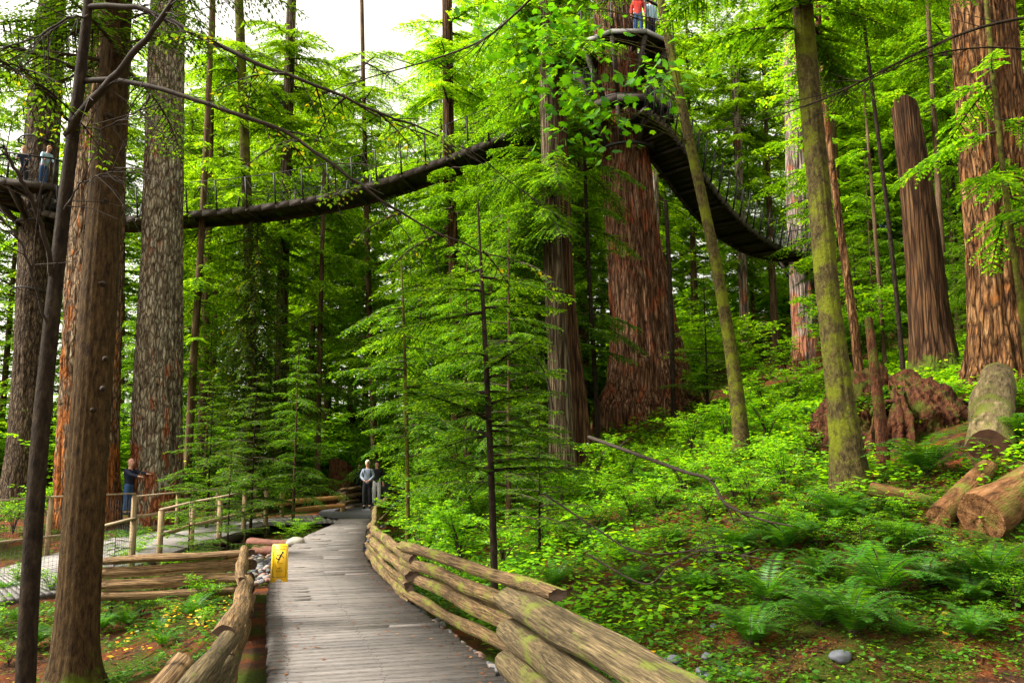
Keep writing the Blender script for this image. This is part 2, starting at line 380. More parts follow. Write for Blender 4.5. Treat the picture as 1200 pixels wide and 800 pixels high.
def ground_mat():
    m, nt, o = new_mat('forest_floor')
    v = coords(nt)
    n1 = noise(nt, v, .45, 6, .6); n2 = noise(nt, v, 3.5, 8, .7); n3 = noise(nt, v, 42, 9, .8); n4 = noise(nt, v, .9, 8, .68)
    lit = ramp(nt, [(.3, (.03, .010, .005)), (.5, (.17, .045, .013)), (.72, (.30, .10, .035))]); nt.links.new(n3, lit.inputs[0])
    dirt = ramp(nt, [(.35, (.02, .013, .008)), (.65, (.09, .045, .025))]); nt.links.new(n3, dirt.inputs[0])
    r1 = ramp(nt, [(.44, (0, 0, 0)), (.56, (1, 1, 1))]); nt.links.new(n2, r1.inputs[0])
    c = mixc(nt, lit.outputs[0], dirt.outputs[0], r1.outputs[0])
    moss = ramp(nt, [(.35, (.012, .022, .003)), (.65, (.085, .12, .008))]); nt.links.new(n3, moss.inputs[0])
    r2 = ramp(nt, [(.47, (0, 0, 0)), (.56, (1, 1, 1))]); nt.links.new(n4, r2.inputs[0])
    c = mixc(nt, c, moss.outputs[0], r2.outputs[0])
    ad = N(nt, 'ShaderNodeMath', operation='ADD'); nt.links.new(n3, ad.inputs[0]); nt.links.new(n2, ad.inputs[1])
    finish(nt, o, c, .95, ad.outputs[0], 1.0, .05, .1); return m
M['ground'] = ground_mat()

# ---------------------------------------------------------------- ground
def grid_axis(lo, hi, fine_lo, fine_hi, step, grow=1.13):
    a = list(np.arange(fine_lo, fine_hi, step)); s = step; x = a[-1]
    while x < hi: s *= grow; x += s; a.append(x)
    s = step; x = a[0]; pre = []
    while x > lo: s *= grow; x -= s; pre.append(x)
    return np.array(pre[::-1]+a)
gx = grid_axis(-320, 320, -14, 22, .14); gy = grid_axis(-60, 420, 2.5, 34, .14)
X, Y = np.meshgrid(gx, gy)
H = hgt(X, Y)
H = H+.035*fbm(X*4, Y*4, 1.1)*sstep(.2, 1, np.maximum(X-xr(Y), xl(Y)-X))
nx_, ny_ = len(gx), len(gy)
idx = np.arange(nx_*ny_).reshape(ny_, nx_)
F = np.stack([idx[:-1, :-1], idx[:-1, 1:], idx[1:, 1:], idx[1:, :-1]], -1).reshape(-1, 4)
mb = MB(); mb.add(np.stack([X, Y, H], -1).reshape(-1, 3), F)
tag(mb.obj('ground', M['ground'], smooth=True), 'forest floor of red needles, soil and moss', kind='structure')

# ---------------------------------------------------------------- boardwalk (planks laid across the path)
mb = MB(); nails = MB(); random.seed(3)
slope = .27; w = .142
y = 1.0
while y < 33:
    for (yy) in [y]:
        xa, xb = float(xl(yy)), float(xr(yy)); xm = (xa+xb)/2
        ya = yy+slope*(xa-xm); yb = yy+slope*(xb-xm)
        xa = float(xl(ya))-random.uniform(0, .03); xb = float(xr(yb))+random.uniform(0, .05)
        za = float(zp(ya)); zb = float(zp(yb)); dz = random.uniform(-.004, .004)
        g = .012; hw = w/2-g/2
        cuts = [0, 1] if random.random() < .8 else [0, random.choice((.31, .5, .69)), 1]
        for c0, c1 in zip(cuts[:-1], cuts[1:]):
            a = Vector((xa+(xb-xa)*c0, ya+(yb-ya)*c0, za+(zb-za)*c0+dz)); b = Vector((xa+(xb-xa)*c1-.003, ya+(yb-ya)*c1, za+(zb-za)*c1+dz))
            V = [(p.x, p.y+s*hw, p.z+t) for p in (a, b) for s in (-1, 1) for t in (-.045, 0)]
            mb.add(V, [(0, 1, 3, 2), (4, 6, 7, 5), (0, 4, 5, 1), (2, 3, 7, 6), (0, 2, 6, 4), (1, 5, 7, 3)])
        if y < 15:
            for u in (.08, .5, .92):
                for sg in (-.035, .035):
                    c_ = (xa+(xb-xa)*u+random.uniform(-.01, .01), ya+(yb-ya)*u+sg, za+(zb-za)*u+dz+.001); nails.box(c_, (.011, .011, .003))
    y += w
tag(mb.obj('boardwalk', M['plank']), 'weathered grey plank boardwalk curving away into the forest', kind='structure')
tag(nails.obj('deck_nails', M['black']), 'nail heads in the boardwalk planks', kind='structure')
mb = MB()       # joists under the boards
for k in range(3):
    for y0 in range(1, 33):
        pts = []
        for yy in (y0, y0+1.0):
            x = float(xl(yy))*(1-(.08+.42*k))+float(xr(yy))*(.08+.42*k); pts.append(Vector((x, yy, float(zp(yy))-.12)))
        mb.beam(pts[0], pts[1], .06, .14)
tag(mb.obj('boardwalk_joists', M['bridgewood']), 'timber joists under the boardwalk', kind='structure')
# dark path surface beyond
mb = MB(); V = []; F = []
ys = np.linspace(24.5, 60, 40)
for i, yy in enumerate(ys):
    V += [(float(xl(yy))-.9*float(sstep(24, 26, yy)), yy, float(zp(yy))+.012+.10*max(0, yy-38)), (float(xr(yy))+.1, yy, float(zp(yy))+.012+.10*max(0, yy-38))]
    if i: F.append((2*i-2, 2*i-1, 2*i+1, 2*i))
mb.add(V, F); tag(mb.obj('path', M['asphalt']), 'dark path surface past the end of the boards', kind='structure')

# ---------------------------------------------------------------- trunks
def trunk_mb(base, pts, seg=40, rings=60, amp=.05, flare=.5, fh=1.2, lobes=6, seed=0, fr=5, root=0.25, top_break=0, fine=0):
    """base Vector; pts list of (Vector, radius) in world, lowest first; returned mesh is relative to base"""
    rng = np.random.RandomState(seed)
    P = np.array([[p.x-base.x, p.y-base.y, p.z-base.z, r] for p, r in pts])
    L = np.concatenate([[0], np.cumsum(np.linalg.norm(np.diff(P[:, :3], axis=0), axis=1))])
    tt = np.linspace(0, 1, rings)**1.25*L[-1]
    # smooth interpolation
    C = np.stack([np.interp(tt, L, P[:, i]) for i in range(4)], -1)
    k = 5
    if len(pts) > 2:
        Cp = np.pad(C, ((k, k), (0, 0)), mode='edge'); 
        S = np.stack([np.convolve(Cp[:, i], np.ones(2*k+1)/(2*k+1), 'valid') for i in range(4)], -1)
        wgt = np.clip(np.minimum(np.arange(rings), np.arange(rings)[::-1])/k, 0, 1)[:, None]
        C = C*(1-wgt)+S*wgt
    th = np.linspace(0, 2*np.pi, seg, endpoint=False)
    TH, ZZ = np.meshgrid(th, tt)
    c, s = np.cos(TH), np.sin(TH); o1 = rng.rand()*30
    r0 = C[:, 3][:, None]
    ridge = 1-2*np.abs(nz(c*fr+o1, s*fr+o1, ZZ*.55+o1)) + .5*(1-2*np.abs(nz(c*fr*2.3+o1, s*fr*2.3, ZZ*1.3+o1)))
    low = fbm(c*.8+o1, s*.8, ZZ*.25)
    bury = -P[0, 2]; fl = np.exp(-np.maximum(0, ZZ-bury)/fh)*flare*(1+root*2*nz(c*lobes/3.0+o1, s*lobes/3.0+o1, ZZ*.15))
    rr = r0*(1+amp*ridge+.12*low+fl)
    if fine: rr = rr + r0*fine*nz(c*fr*6, s*fr*6, ZZ*6)
    if top_break:
        ztop = C[-1, 2]; 
    V = np.stack([C[:, 0][:, None]+c*rr, C[:, 1][:, None]+s*rr, C[:, 2][:, None]+0*c], -1)
    if top_break:
        V[-1, :, 2] += top_break*(.8*np.cos(th+2.3)+.6*nz(th*4, 1.3))
        V[-2, :, 2] += .35*top_break*np.cos(th+2.3)
    mb = MB(); ii = np.arange(rings*seg).reshape(rings, seg)
    F = np.stack([ii[:-1], np.roll(ii, -1, 1)[:-1], np.roll(ii, -1, 1)[1:], ii[1:]], -1).reshape(-1, 4)
    mb.add(V.reshape(-1, 3), F)
    cen = V[-1].mean(0); n0 = mb.n
    mb.add([tuple(cen)], []) if False else None
    VV = np.concatenate([V[-1], [cen-np.array([0, 0, top_break*.6])]]); Ft = [(i, (i+1) % seg, seg) for i in range(seg)]
    mb.add(VV, Ft)
    return mb
def px_trunk(pxs, D, base_px=None, **kw):
    """pxs: list of (px, py, width_px[, D]) lowest first"""
    out = []
    for q in pxs:
        d = q[3] if len(q) > 3 else D
        out.append((at(q[0], q[1], d), .91*q[2]*d/FPX/2))
    p0, r0 = out[0]
    g = gz(p0.x, p0.y)
    base = Vector((p0.x, p0.y, g))
    low = Vector((p0.x, p0.y, g-.3-2.2*r0*(1+kw.get('flare', .5))*(p0.x > -2)))
    out = [(low, r0)] + [o for o in out if o[0].z > g+.3]
    return base, trunk_mb(base, out, **kw)
def up(D, py): return at(600, py, D).z

# ---------------------------------------------------------------- foliage
UP = np.array([0, 0, 1.0])
def norm(a): return a/np.maximum(1e-9, np.linalg.norm(a, axis=-1, keepdims=True))
def leaves(mb, P, Dv, Nn, L, Wd, m=0, mid=.45):
    """diamond leaves, slightly folded: P base, Dv dir, Nn normal, L length, Wd half width"""
    n = len(P)
    if n == 0: return
    W = norm(np.cross(Dv, Nn)); L = np.asarray(L).reshape(-1, 1)*np.ones((n, 1)); Wd = np.asarray(Wd).reshape(-1, 1)*np.ones((n, 1))
    a = P; b = P+Dv*L*mid+W*Wd; c = P+Dv*L; d = P+Dv*L*mid-W*Wd
    V = np.stack([a, b, c, d], 1).reshape(-1, 3)
    mb.add(V, np.arange(4*n).reshape(-1, 4), m)
def spray_branch(mb, rng, P0, az, L, elev, droop, leaf=.08, lw=.3, lat=.10, step=.06, latlen=.42, start=.12, mleaf=0, mwood=1, hang=.2, wood=True, jit=.25):
    n = max(5, int(L/lat)); s = np.linspace(start, 1, n)
    dh = np.array([math.cos(az), math.sin(az), 0])
    bend = rng.uniform(-.15, .15)*L
    S0 = np.array([-math.sin(az), math.cos(az), 0])
    def pos(s): s = np.asarray(s)[..., None]; return P0+dh*L*s*math.cos(elev)+UP*L*(s*math.sin(elev)-droop*s**2)+S0*bend*s**2
    P = pos(s); T = norm(pos(s+.02)-pos(s-.02))
    prof = (1-s)**.7*np.minimum(1, .35+s*2.2)
    out = []
    for side in (-1, 1):
        ln = (latlen*L*prof+.10)*rng.uniform(.55, 1.15, n)
        Ld = norm(.6*T+side*.8*S0+UP*(rng.uniform(-1, .6, n)[:, None]*hang-.05)+rng.normal(0, .08, (n, 3)))
        m = max(2, int(ln.max()/step)+1); t = (np.arange(m)+.3)*step
        q = t[None, :]/ln[:, None]
        msk = q < 1
        LP = P[:, None, :]+Ld[:, None, :]*t[None, :, None]-UP*(hang*.9*(q**2)*ln[:, None])[..., None]
        Wv = norm(np.cross(Ld, UP))
        for s2 in (-1, 1):
            dd = norm(Ld[:, None, :]*.75+s2*Wv[:, None, :]*.75-UP*(.12+hang*.5*q)[..., None]+rng.normal(0, jit*.5, (n, m, 3)))
            nn = norm(UP+rng.normal(0, jit, (n, m, 3)))
            ll = leaf*1.35*(1.1-.45*q)*rng.uniform(.7, 1.25, (n, m))
            k = msk & (rng.rand(n, m) > .08)
            leaves(mb, LP[k], dd[k], nn[k], ll[k], ll[k]*lw*.62, mleaf)
        if wood:
            e = P+Ld*ln[:, None]*.8-UP*(hang*.5*ln)[:, None]; ww = .004+.004*L
            V = np.stack([P-T*ww, P+T*ww, e+T*.002, e-T*.002], 1).reshape(-1, 3)
            mb.add(V, np.arange(4*n).reshape(-1, 4), mwood)
    if wood:
        ss = np.linspace(0, 1, 7); mb.tube([tuple(p) for p in pos(ss)], list(np.linspace(.012*L+.006, .003, 7)), 4, mwood, cap=False)
def conifer_crown(seed, H, z0, Lmax, nbr, leaf=.09, lat=.11, step=.065, droop=.25, elev=.15, mats=None, shape='cone', hang=.2, lw=.32, lean=(0, 0), wood=True, latlen=.42, jit=.25):
    rng = np.random.RandomState(seed); mb = MB()
    az = rng.rand()*6
    for i in range(nbr):
        f = (i+rng.rand())/nbr; z = z0+(H-z0)*f
        az += 2.4+rng.uniform(-.5, .5)
        if shape == 'cone': L = Lmax*(1-f)**.75*rng.uniform(.65, 1.1)+.25
        elif shape == 'tall': L = Lmax*(.55+.45*math.sin(math.pi*min(1, f*1.1)))*rng.uniform(.6, 1.1)
        else: L = Lmax*rng.uniform(.6, 1.1)
        P0 = np.array([lean[0]*z, lean[1]*z, z])
        spray_branch(mb, rng, P0, az, L, elev+rng.uniform(-.15, .2), droop*rng.uniform(.6, 1.3), leaf, lw, lat, step, latlen=latlen, hang=hang, wood=wood, jit=jit)
    return mb
def simple_trunk(H, r, bm, seed=0, lean=(0, 0), below=.6):
    pts = [(Vector((lean[0]*z, lean[1]*z, z)), max(.008, r*(1-.9*(z/H)))) for z in (-below, H*.3, H*.6, H)]
    return trunk_mb(Vector((0, 0, 0)), pts, seg=12, rings=22, amp=.04, flare=.35, fh=.5, seed=seed, fr=2)

def broad_shrub(seed, Rr, Hh, nstem=7, leaf=.07, per=240, layers=True, lw=.62, mleaf=0):
    """bush of arching stems carrying flat tiers of broad leaves"""
    rng = np.random.RandomState(seed); mb = MB()
    for i in range(nstem):
        az = rng.rand()*6.283; L = Rr*rng.uniform(.6, 1.1); hh = Hh*rng.uniform(.55, 1.05)
        ss = np.linspace(0, 1, 8)
        path = np.stack([np.cos(az)*L*ss**1.4, np.sin(az)*L*ss**1.4, hh*(1-(1-ss)**1.8)], -1)+rng.normal(0, .02*Hh, (8, 3))*ss[:, None]
        mb.tube([tuple(p) for p in path], list(np.linspace(.006+.006*Hh, .003, 8)), 4, 1, cap=False)
        ntw = max(6, int(per/14))
        for j in range(ntw):
            s = rng.uniform(.25, 1); b = np.array([np.interp(s, ss, path[:, k]) for k in range(3)])
            a2 = rng.rand()*6.283; tl = Rr*rng.uniform(.18, .5)*(1.1-.5*s)
            d = np.array([math.cos(a2), math.sin(a2), rng.uniform(-.15, .35)]); e = b+d*tl
            S = norm(np.cross(d, UP))
            V = np.array([b-S*.003, b+S*.003, e+S*.001, e-S*.001]); mb.add(V, np.array([[0, 1, 2, 3]]), 1)
            m = max(4, int(tl/leaf*1.5)); t = np.linspace(.15, 1, m)
            Pp = b+d*tl*t[:, None]
            for sd in (-1, 1):
                dd = norm(d*.5+sd*S*.8+rng.normal(0, .22, (m, 3))-UP*.12); nn = norm(UP+rng.normal(0, .35, (m, 3)))
                ll = leaf*rng.uniform(.6, 1.25, m); leaves(mb, Pp, dd, nn, ll, ll*lw*.5, mleaf)
    return mb
MAPLE = np.array([(0, 0), (.18, -.02), (.42, .10), (.34, .22), (.62, .42), (.46, .46), (.50, .70), (.30, .60), (.18, .78), (0, 1.05),
                  (-.18, .78), (-.30, .60), (-.50, .70), (-.46, .46), (-.62, .42), (-.34, .22), (-.42, .10), (-.18, -.02)])
def maple_leaves(mb, P, Dv, Nn, L, m=0):
    W = norm(np.cross(Dv, Nn)); n = len(P); k = len(MAPLE)
    V = np.zeros((n, k+1, 3))
    for i, (a, b) in enumerate(MAPLE):
        V[:, i] = P+Dv*(L*b)[:, None]+W*(L*a)[:, None]+Nn*(-.12*L*abs(a))[:, None]
    V[:, k] = P+Dv*(L*.38)[:, None]
    base = np.arange(n)[:, None, None]*(k+1)
    tri = np.array([(i, (i+1) % k, k) for i in range(k)])[None]
    mb.add(V.reshape(-1, 3), (base+tri).reshape(-1, 3), m)

def fern_mb(seed, n=20, L=.9, up0=1.32, pin=30, pl=.13):
    rng = np.random.RandomState(seed); mb = MB()
    for i in range(n):
        az = i/n*6.283+rng.uniform(-.3, .3); l = L*rng.uniform(.65, 1.1); e = up0*rng.uniform(.65, 1.15)
        s = np.linspace(0, 1, pin)
        ang = e-(e+.45)*s**1.3*rng.uniform(.8, 1.15)
        dx = np.cumsum(np.cos(ang))/pin*l; dz = np.cumsum(np.sin(ang))/pin*l
        C = np.stack([np.cos(az)*dx, np.sin(az)*dx, dz+.02], -1)
        T = norm(np.gradient(C, axis=0)); S = np.array([-math.sin(az), math.cos(az), 0])*np.ones((pin, 1)); Nn = norm(np.cross(T, S)); Nn = Nn*np.sign(Nn[:, 2:3]+1e-6)
        pr = np.where(s < .12, 0, np.sin(np.pi*np.clip((s-.05)/1.0, 0, 1))**.55)*(1-.55*s)
        k = pr > .05
        for sd in (-1, 1):
            dd = norm(S*sd+T*.28-UP*.12+rng.normal(0, .05, (pin, 3)))
            leaves(mb, C[k], dd[k], Nn[k], pl*L*pr[k]*1.5+.01, .5*l/pin*.8, 0, .3)
        mb.tube([tuple(p) for p in C[::4]], .0035, 3, 1, cap=False)
    return mb

# ================================================================ BIG TREES
def big_tree(name, label, cat, pxs, D, mat, group=None, crown=None, **kw):
    base, mb = px_trunk(pxs, D, **kw)
    root = empty(name, base, label, cat, group)
    mb.obj('trunk', mat, root, smooth=True)
    return root, base

def crown_on(root, mb, mats): return mb.obj('crown', mats, root)

t_left, _ = big_tree('fir_tree', 'thick fir at the far left edge, dark in its middle, carrying the small round platform', 'tree',
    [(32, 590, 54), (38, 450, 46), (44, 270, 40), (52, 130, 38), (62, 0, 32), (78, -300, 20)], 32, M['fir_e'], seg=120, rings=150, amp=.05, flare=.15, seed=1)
t_c, _ = big_tree('fir_tree', 'huge grey and orange barked fir standing just behind the brown foreground trunk', 'tree',
    [(101, 640, 68), (104, 500, 68), (111, 300, 62), (122, 100, 54), (132, -60, 46), (142, -320, 26)], 25, M['fir_l'], seg=170, rings=200, amp=.07, flare=.10, seed=2, fr=7)
t_d, _ = big_tree('fir_tree', 'tall straight fir with grey lichened bark that the person in navy is hugging', 'tree',
    [(184, 610, 58), (185, 500, 56), (190, 300, 49), (194, 100, 43), (198, -40, 38), (204, -320, 22)], 25.8, M['fir_g'], seg=170, rings=200, amp=.07, flare=.14, seed=3, fr=6)
t_mid, _ = big_tree('cedar_tree', 'massive red barked cedar carrying the high central platform', 'tree',
    [(778, 545, 108), (770, 480, 92), (755, 380, 74), (742, 280, 64), (732, 180, 58), (722, 60, 52), (712, -80, 46), (700, -330, 28)], 27, M['red'],
    seg=200, rings=220, amp=.10, flare=.42, fh=1.3, seed=4, fr=6, root=.4, lobes=9)
t_plat, _ = big_tree('fir_tree', 'distant pale barked tree with the end platform of the descending bridge around it', 'tree',
    [(948, 455, 38), (946, 380, 36), (940, 300, 33), (936, 200, 31), (930, 60, 26), (925, -200, 16)], 40, M['pale'], seg=90, rings=110, amp=.06, flare=.2, seed=5)
t_right, _ = big_tree('fir_tree', 'deeply furrowed orange barked fir at the right edge above the cut log', 'tree',
    [(1172, 450, 62), (1172, 390, 60), (1167, 300, 60), (1155, 150, 60), (1144, 0, 54), (1128, -300, 36)], 16, M['orange'], seg=190, rings=220, amp=.13, flare=.42, fh=.7, seed=6, fr=5, root=.3)
big_tree('fir_tree', 'dark furrowed trunk right behind the orange fir, cut off by the right edge', 'tree',
    [(1206, 440, 46), (1196, 250, 44), (1178, 100, 38), (1165, -60, 34), (1150, -300, 20)], 17.5, M['orange'], seg=120, rings=120, amp=.12, flare=.3, seed=61, fr=5)
t_snag, _ = big_tree('tree_snag', 'broken off dead trunk with a jagged top, left of the orange fir', 'dead tree',
    [(1094, 418, 50), (1088, 370, 46), (1078, 260, 40), (1068, 180, 35), (1060, 128, 31)], 20, M['snag'], seg=80, rings=90, amp=.05, flare=.35, fh=.6, seed=7, fr=4, root=.3, top_break=.28)
t_b, bB = big_tree('hemlock_tree', 'brown barked foreground trunk with mossy root flare at lower left', 'tree',
    [(88, 780, 50), (98, 600, 46), (112, 400, 43), (126, 200, 39), (136, 60, 35), (145, -60, 30), (158, -260, 18)], 8.6, M['brown'], seg=110, rings=170, amp=.035, flare=.75, fh=.22, seed=8, fr=7, root=.45, lobes=8)
random.seed(11)
for (px, py) in [(136, 62), (127, 135), (124, 190), (123, 235), (119, 332), (123, 420), (108, 480), (120, 455)]:
    p = at(px, py, 8.6-.18)-bB; d = Vector((random.uniform(-.3, .5), -1, -.1)).normalized()
    MB().tube([tuple(p+d*-.04), tuple(p+d*.02), tuple(p+d*.05)], [.035, .018, .008], 8, 0, jit=.1).obj('branch_stub', M['darklimb'], t_b, smooth=True)
t_a, bA = big_tree('maple_tree', 'slender dark trunk at far left that forks and throws long bare limbs across the view', 'tree',
    [(26, 870, 23), (34, 700, 21), (46, 520, 20), (62, 360, 18), (80, 200, 16), (93, 100, 14), (104, 0, 11), (122, -200, 7)], 5.6, M['slim'], seg=36, rings=110, amp=.03, flare=.25, fh=.3, seed=9, fr=3)
t_m, bM = big_tree('maple_tree', 'tall moss covered trunk standing on the right slope in front of the snag', 'tree',
    [(1004, 578, 42), (994, 540, 38), (984, 460, 31), (968, 330, 29), (958, 200, 28), (948, 100, 27), (940, 0, 25), (925, -250, 16)], 11.2, M['mossy'], seg=70, rings=160, amp=.05, flare=.3, fh=.5, seed=10, fr=4, fine=.03)
t_l, bL = big_tree('maple_tree', 'slim mossy maple leaning left in front of the red cedar and right bridge', 'tree',
    [(868, 500, 19), (858, 420, 16), (840, 310, 14), (818, 210, 13), (800, 130, 12), (786, 60, 11), (772, -10, 10), (750, -160, 7)], 16.5, M['mossy'], seg=40, rings=110, amp=.05, flare=.4, fh=.4, seed=12, fr=3, fine=.03)
t_s, bS = big_tree('hemlock_tree', 'thin sapling hemlock with level branches standing just behind the log fence', 'tree',
    [(580, 690, 9), (576, 560, 8.2), (571, 450, 7.2), (567, 370, 6), (563, 300, 4), (560, 235, 2)], 10.2, M['slim'], seg=16, rings=60, amp=.03, flare=.2, fh=.2, seed=13, fr=2)
t1, _ = big_tree('cedar_tree', 'grey half of the close pair of trunks right of centre', 'tree',
    [(662, 560, 34), (655, 450, 27), (650, 350, 25), (645, 200, 22), (640, 50, 20), (632, -200, 12)], 21, M['grey'], seg=80, rings=110, amp=.06, flare=.35, seed=14)
t2, _ = big_tree('cedar_tree', 'red brown half of the close pair of trunks right of centre', 'tree',
    [(684, 560, 34), (672, 450, 28), (663, 350, 22), (657, 200, 20), (652, 50, 18), (645, -200, 10)], 22, M['snag'], seg=80, rings=110, amp=.06, flare=.3, seed=15)
big_tree('wooden_stake', 'leaning reddish broken stem in front of the rotting stump mound', 'dead tree',
    [(1034, 518, 15), (1027, 450, 13), (1021, 400, 11), (1018, 376, 10)], 11.8, M['rot'], seg=24, rings=40, amp=.05, flare=.1, seed=16, fr=2, top_break=.06)

# thinner trunks, each with its own label; (label, px list, D, mat, crown spec)
thin = [
 ('slim trunk rising through the gap above the left bridge, mossy on top', [(300, 560, 13), (296, 420, 13), (288, 200, 12), (280, 0, 12), (270, -250, 8)], 31, 'mossy'),
 ('straight bare brown trunk right of the ivy hung one, behind the bridge', [(327, 580, 15), (329, 440, 15), (335, 200, 14), (342, 0, 12), (350, -250, 8)], 34, 'grey'),
 ('straight dark trunk crossing the bridge where it rises at centre', [(533, 550, 22), (530, 400, 18), (526, 200, 15), (524, 0, 14), (520, -250, 8)], 30, 'snag'),
 ('leaning thin trunk between the grey fir and the ivy hung tree', [(219, 560, 10), (228, 400, 9), (237, 270, 8), (246, 80, 7), (252, -100, 5)], 30, 'bgbark'),
 ('short dark stem right of the leaning thin trunk', [(236, 580, 13), (238, 480, 12), (241, 380, 10), (246, 200, 8), (250, 0, 6)], 33, 'bgbark'),
 ('yellow green stem standing left of the thin sapling', [(478, 625, 5.5), (477, 520, 5), (474, 400, 4), (470, 300, 2)], 18, 'mossy'),
 ('thin dark pole of a tree close right of the paired trunks', [(700, 500, 6), (695, 400, 6), (689, 300, 5), (684, 150, 4)], 24, 'slim'),
 ('pale trunk seen between the paired trunks and the red cedar', [(683, 520, 12), (679, 420, 12), (675, 300, 11), (668, 100, 9)], 33, 'pale'),
 ('reddish thin trunk leaning just right of the tall mossy one', [(1006, 418, 11), (992, 320, 10), (975, 200, 9), (962, 80, 8), (955, -60, 7)], 17.5, 'orange'),
 ('whip thin dark stem leaning between the mossy trunk and the snag', [(1057, 412, 6), (1044, 280, 5.5), (1028, 150, 5), (1010, 10, 4), (1000, -80, 3)], 18, 'slim'),
 ('thin brown stem just left of the snag', [(1036, 410, 5), (1030, 330, 5), (1020, 200, 4), (1012, 100, 3)], 24, 'bgbark'),
 ('thin brown stem just right of the snag', [(1112, 420, 9), (1106, 330, 8), (1098, 200, 7), (1090, 60, 6), (1084, -60, 5)], 23, 'bgbark'),
 ('yellowish slim stem growing up in front of the right edge fir', [(1204, 420, 8), (1196, 350, 8), (1180, 240, 7), (1166, 120, 6.5), (1158, 20, 6), (1150, -60, 5)], 13.5, 'mossy'),
 ('slim dark stem behind the right edge of the snag', [(1128, 430, 5), (1124, 330, 5), (1116, 200, 4), (1108, 60, 4)], 26, 'slim'),
 ('thin dark tree just left of the leaning mossy maple', [(786, 350, 6), (783, 290, 6), (780, 235, 5)], 25, 'slim'),
 ('dark low trunk under the hemlock boughs right of the path', [(541, 560, 20), (537, 480, 18), (534, 380, 15), (530, 250, 12)], 26, 'snag'),
 ('distant orange barked trunk under the right bridge', [(874, 420, 13), (872, 360, 12), (868, 250, 11), (860, 60, 9)], 46, 'pale'),
 ('distant pale trunk behind the red cedar', [(766, 330, 14), (766, 220, 14), (762, 60, 12), (758, -100, 9)], 44, 'pale'),
 ('faint trunk far behind at left of the huge fir', [(141, 560, 8), (142, 440, 8), (143, 300, 7), (145, 100, 6)], 38, 'bgbark'),
 ('dark stem right of centre behind the sapling', [(598, 540, 6), (596, 460, 6), (592, 380, 5), (588, 250, 4)], 28, 'slim'),
 ('slim stem left of the paired trunks', [(640, 540, 6), (634, 450, 6), (626, 350, 5), (618, 200, 4)], 24, 'mossy'),
 ('thin trunk with peeling bark above the far path', [(440, 560, 9), (437, 460, 8), (432, 350, 7), (428, 200, 6), (424, 0, 5)], 38, 'bgbark'),
 ('slender trunk left of the far path', [(372, 570, 7), (374, 460, 6), (376, 350, 6), (380, 200, 5)], 33, 'bgbark'),
]
TH = []
for i, (lab, pxs, D, mt) in enumerate(thin):
    r_, b_ = big_tree('forest_tree', lab, 'tree', pxs, D, M[mt], seg=20 if D > 20 else 32, rings=50, amp=.05, flare=.3, fh=.5, seed=30+i, fr=3)
    TH.append((r_, b_, pxs, D))

# crowns on the trees whose foliage shows
def limb(mb, pts, r0, r1, m=0, seg=7): mb.tube([tuple(p) for p in pts], list(np.linspace(r0, r1, len(pts))), seg, m, cap=False, jit=.06)
def smooth_pts(P, n=24):
    P = [Vector(p) for p in P]; out = []
    for i in range(len(P)-1):
        a = P[max(0, i-1)]; b = P[i]; c = P[i+1]; d = P[min(len(P)-1, i+2)]
        k = max(3, n//(len(P)-1))
        for j in range(k):
            t = j/k
            out.append(.5*((2*b)+(c-a)*t+(2*a-5*b+4*c-d)*t*t+(3*b-a-3*c+d)*t**3))
    out.append(P[-1]); return out
rng = np.random.RandomState(77); random.seed(77)
# bare limbs of the slender foreground maple
limbs = [
 ([(78, 158, 5.6), (108, 118, 5.4), (140, 84, 5.2), (172, 45, 5.1), (200, 5, 5), (225, -40, 4.9)], .034, .012),
 ([(98, 95, 5.6), (150, 96, 5.5), (215, 113, 5.4), (290, 138, 5.4), (350, 165, 5.5), (410, 208, 5.6), (470, 250, 5.8), (540, 285, 6), (610, 308, 6.2)], .022, .005),
 ([(104, 8, 5.6), (160, 10, 5.5), (220, 36, 5.5), (300, 73, 5.5), (370, 100, 5.6), (440, 130, 5.8), (520, 160, 6.1)], .024, .007),
 ([(80, 142, 5.6), (62, 118, 5.4), (34, 88, 5.2), (0, 70, 5.1), (-40, 62, 5)], .014, .007),
 ([(62, 330, 5.6), (46, 255, 5.3), (22, 205, 5.1), (3, 172, 5)], .020, .010),
 ([(58, 395, 5.6), (30, 300, 5.3), (8, 262, 5.2), (-20, 240, 5.1)], .010, .006),
 ([(104, 20, 5.6), (80, 22, 5.4), (40, 45, 5.3), (-10, 60, 5.1)], .010, .004),
 ([(70, 260, 5.6), (90, 220, 5.5), (118, 205, 5.4), (135, 198, 5.3)], .008, .003),
 ([(88, 148, 5.6), (120, 150, 5.5), (160, 130, 5.4), (178, 112, 5.3)], .008, .003),
]
lm = MB()
for pts, r0, r1 in limbs:
    P = smooth_pts([at(*q) for q in pts], 24); P = [p+Vector(rng.normal(0, .006, 3)) for p in P]
    limb(lm, [p-bA for p in P], r0, r1)
    for j in range(int(len(P)*.65)):
        k = random.randrange(3, len(P)-1); d = (P[k]-P[k-1]).normalized()
        q = (d+Vector((random.uniform(-.6, .6), random.uniform(-.6, .6), random.uniform(-1.0, .5)))).normalized()
        l = random.uniform(.15, .7); p = P[k]-bA
        mid = p+q*l*.5+Vector((0, 0, random.uniform(-.04, .03)))
        limb(lm, [p, mid, p+q*l+Vector((0, 0, -.1*l))], .005, .0015, seg=4)
        if random.random() < .6:
            q2 = (q+Vector((random.uniform(-.7, .7), random.uniform(-.5, .5), random.uniform(-.7, .4)))).normalized()
            limb(lm, [mid, mid+q2*l*.35, mid+q2*l*.6], .003, .001, seg=3)
lm.obj('bare_limbs', M['darklimb'], t_a, smooth=True)
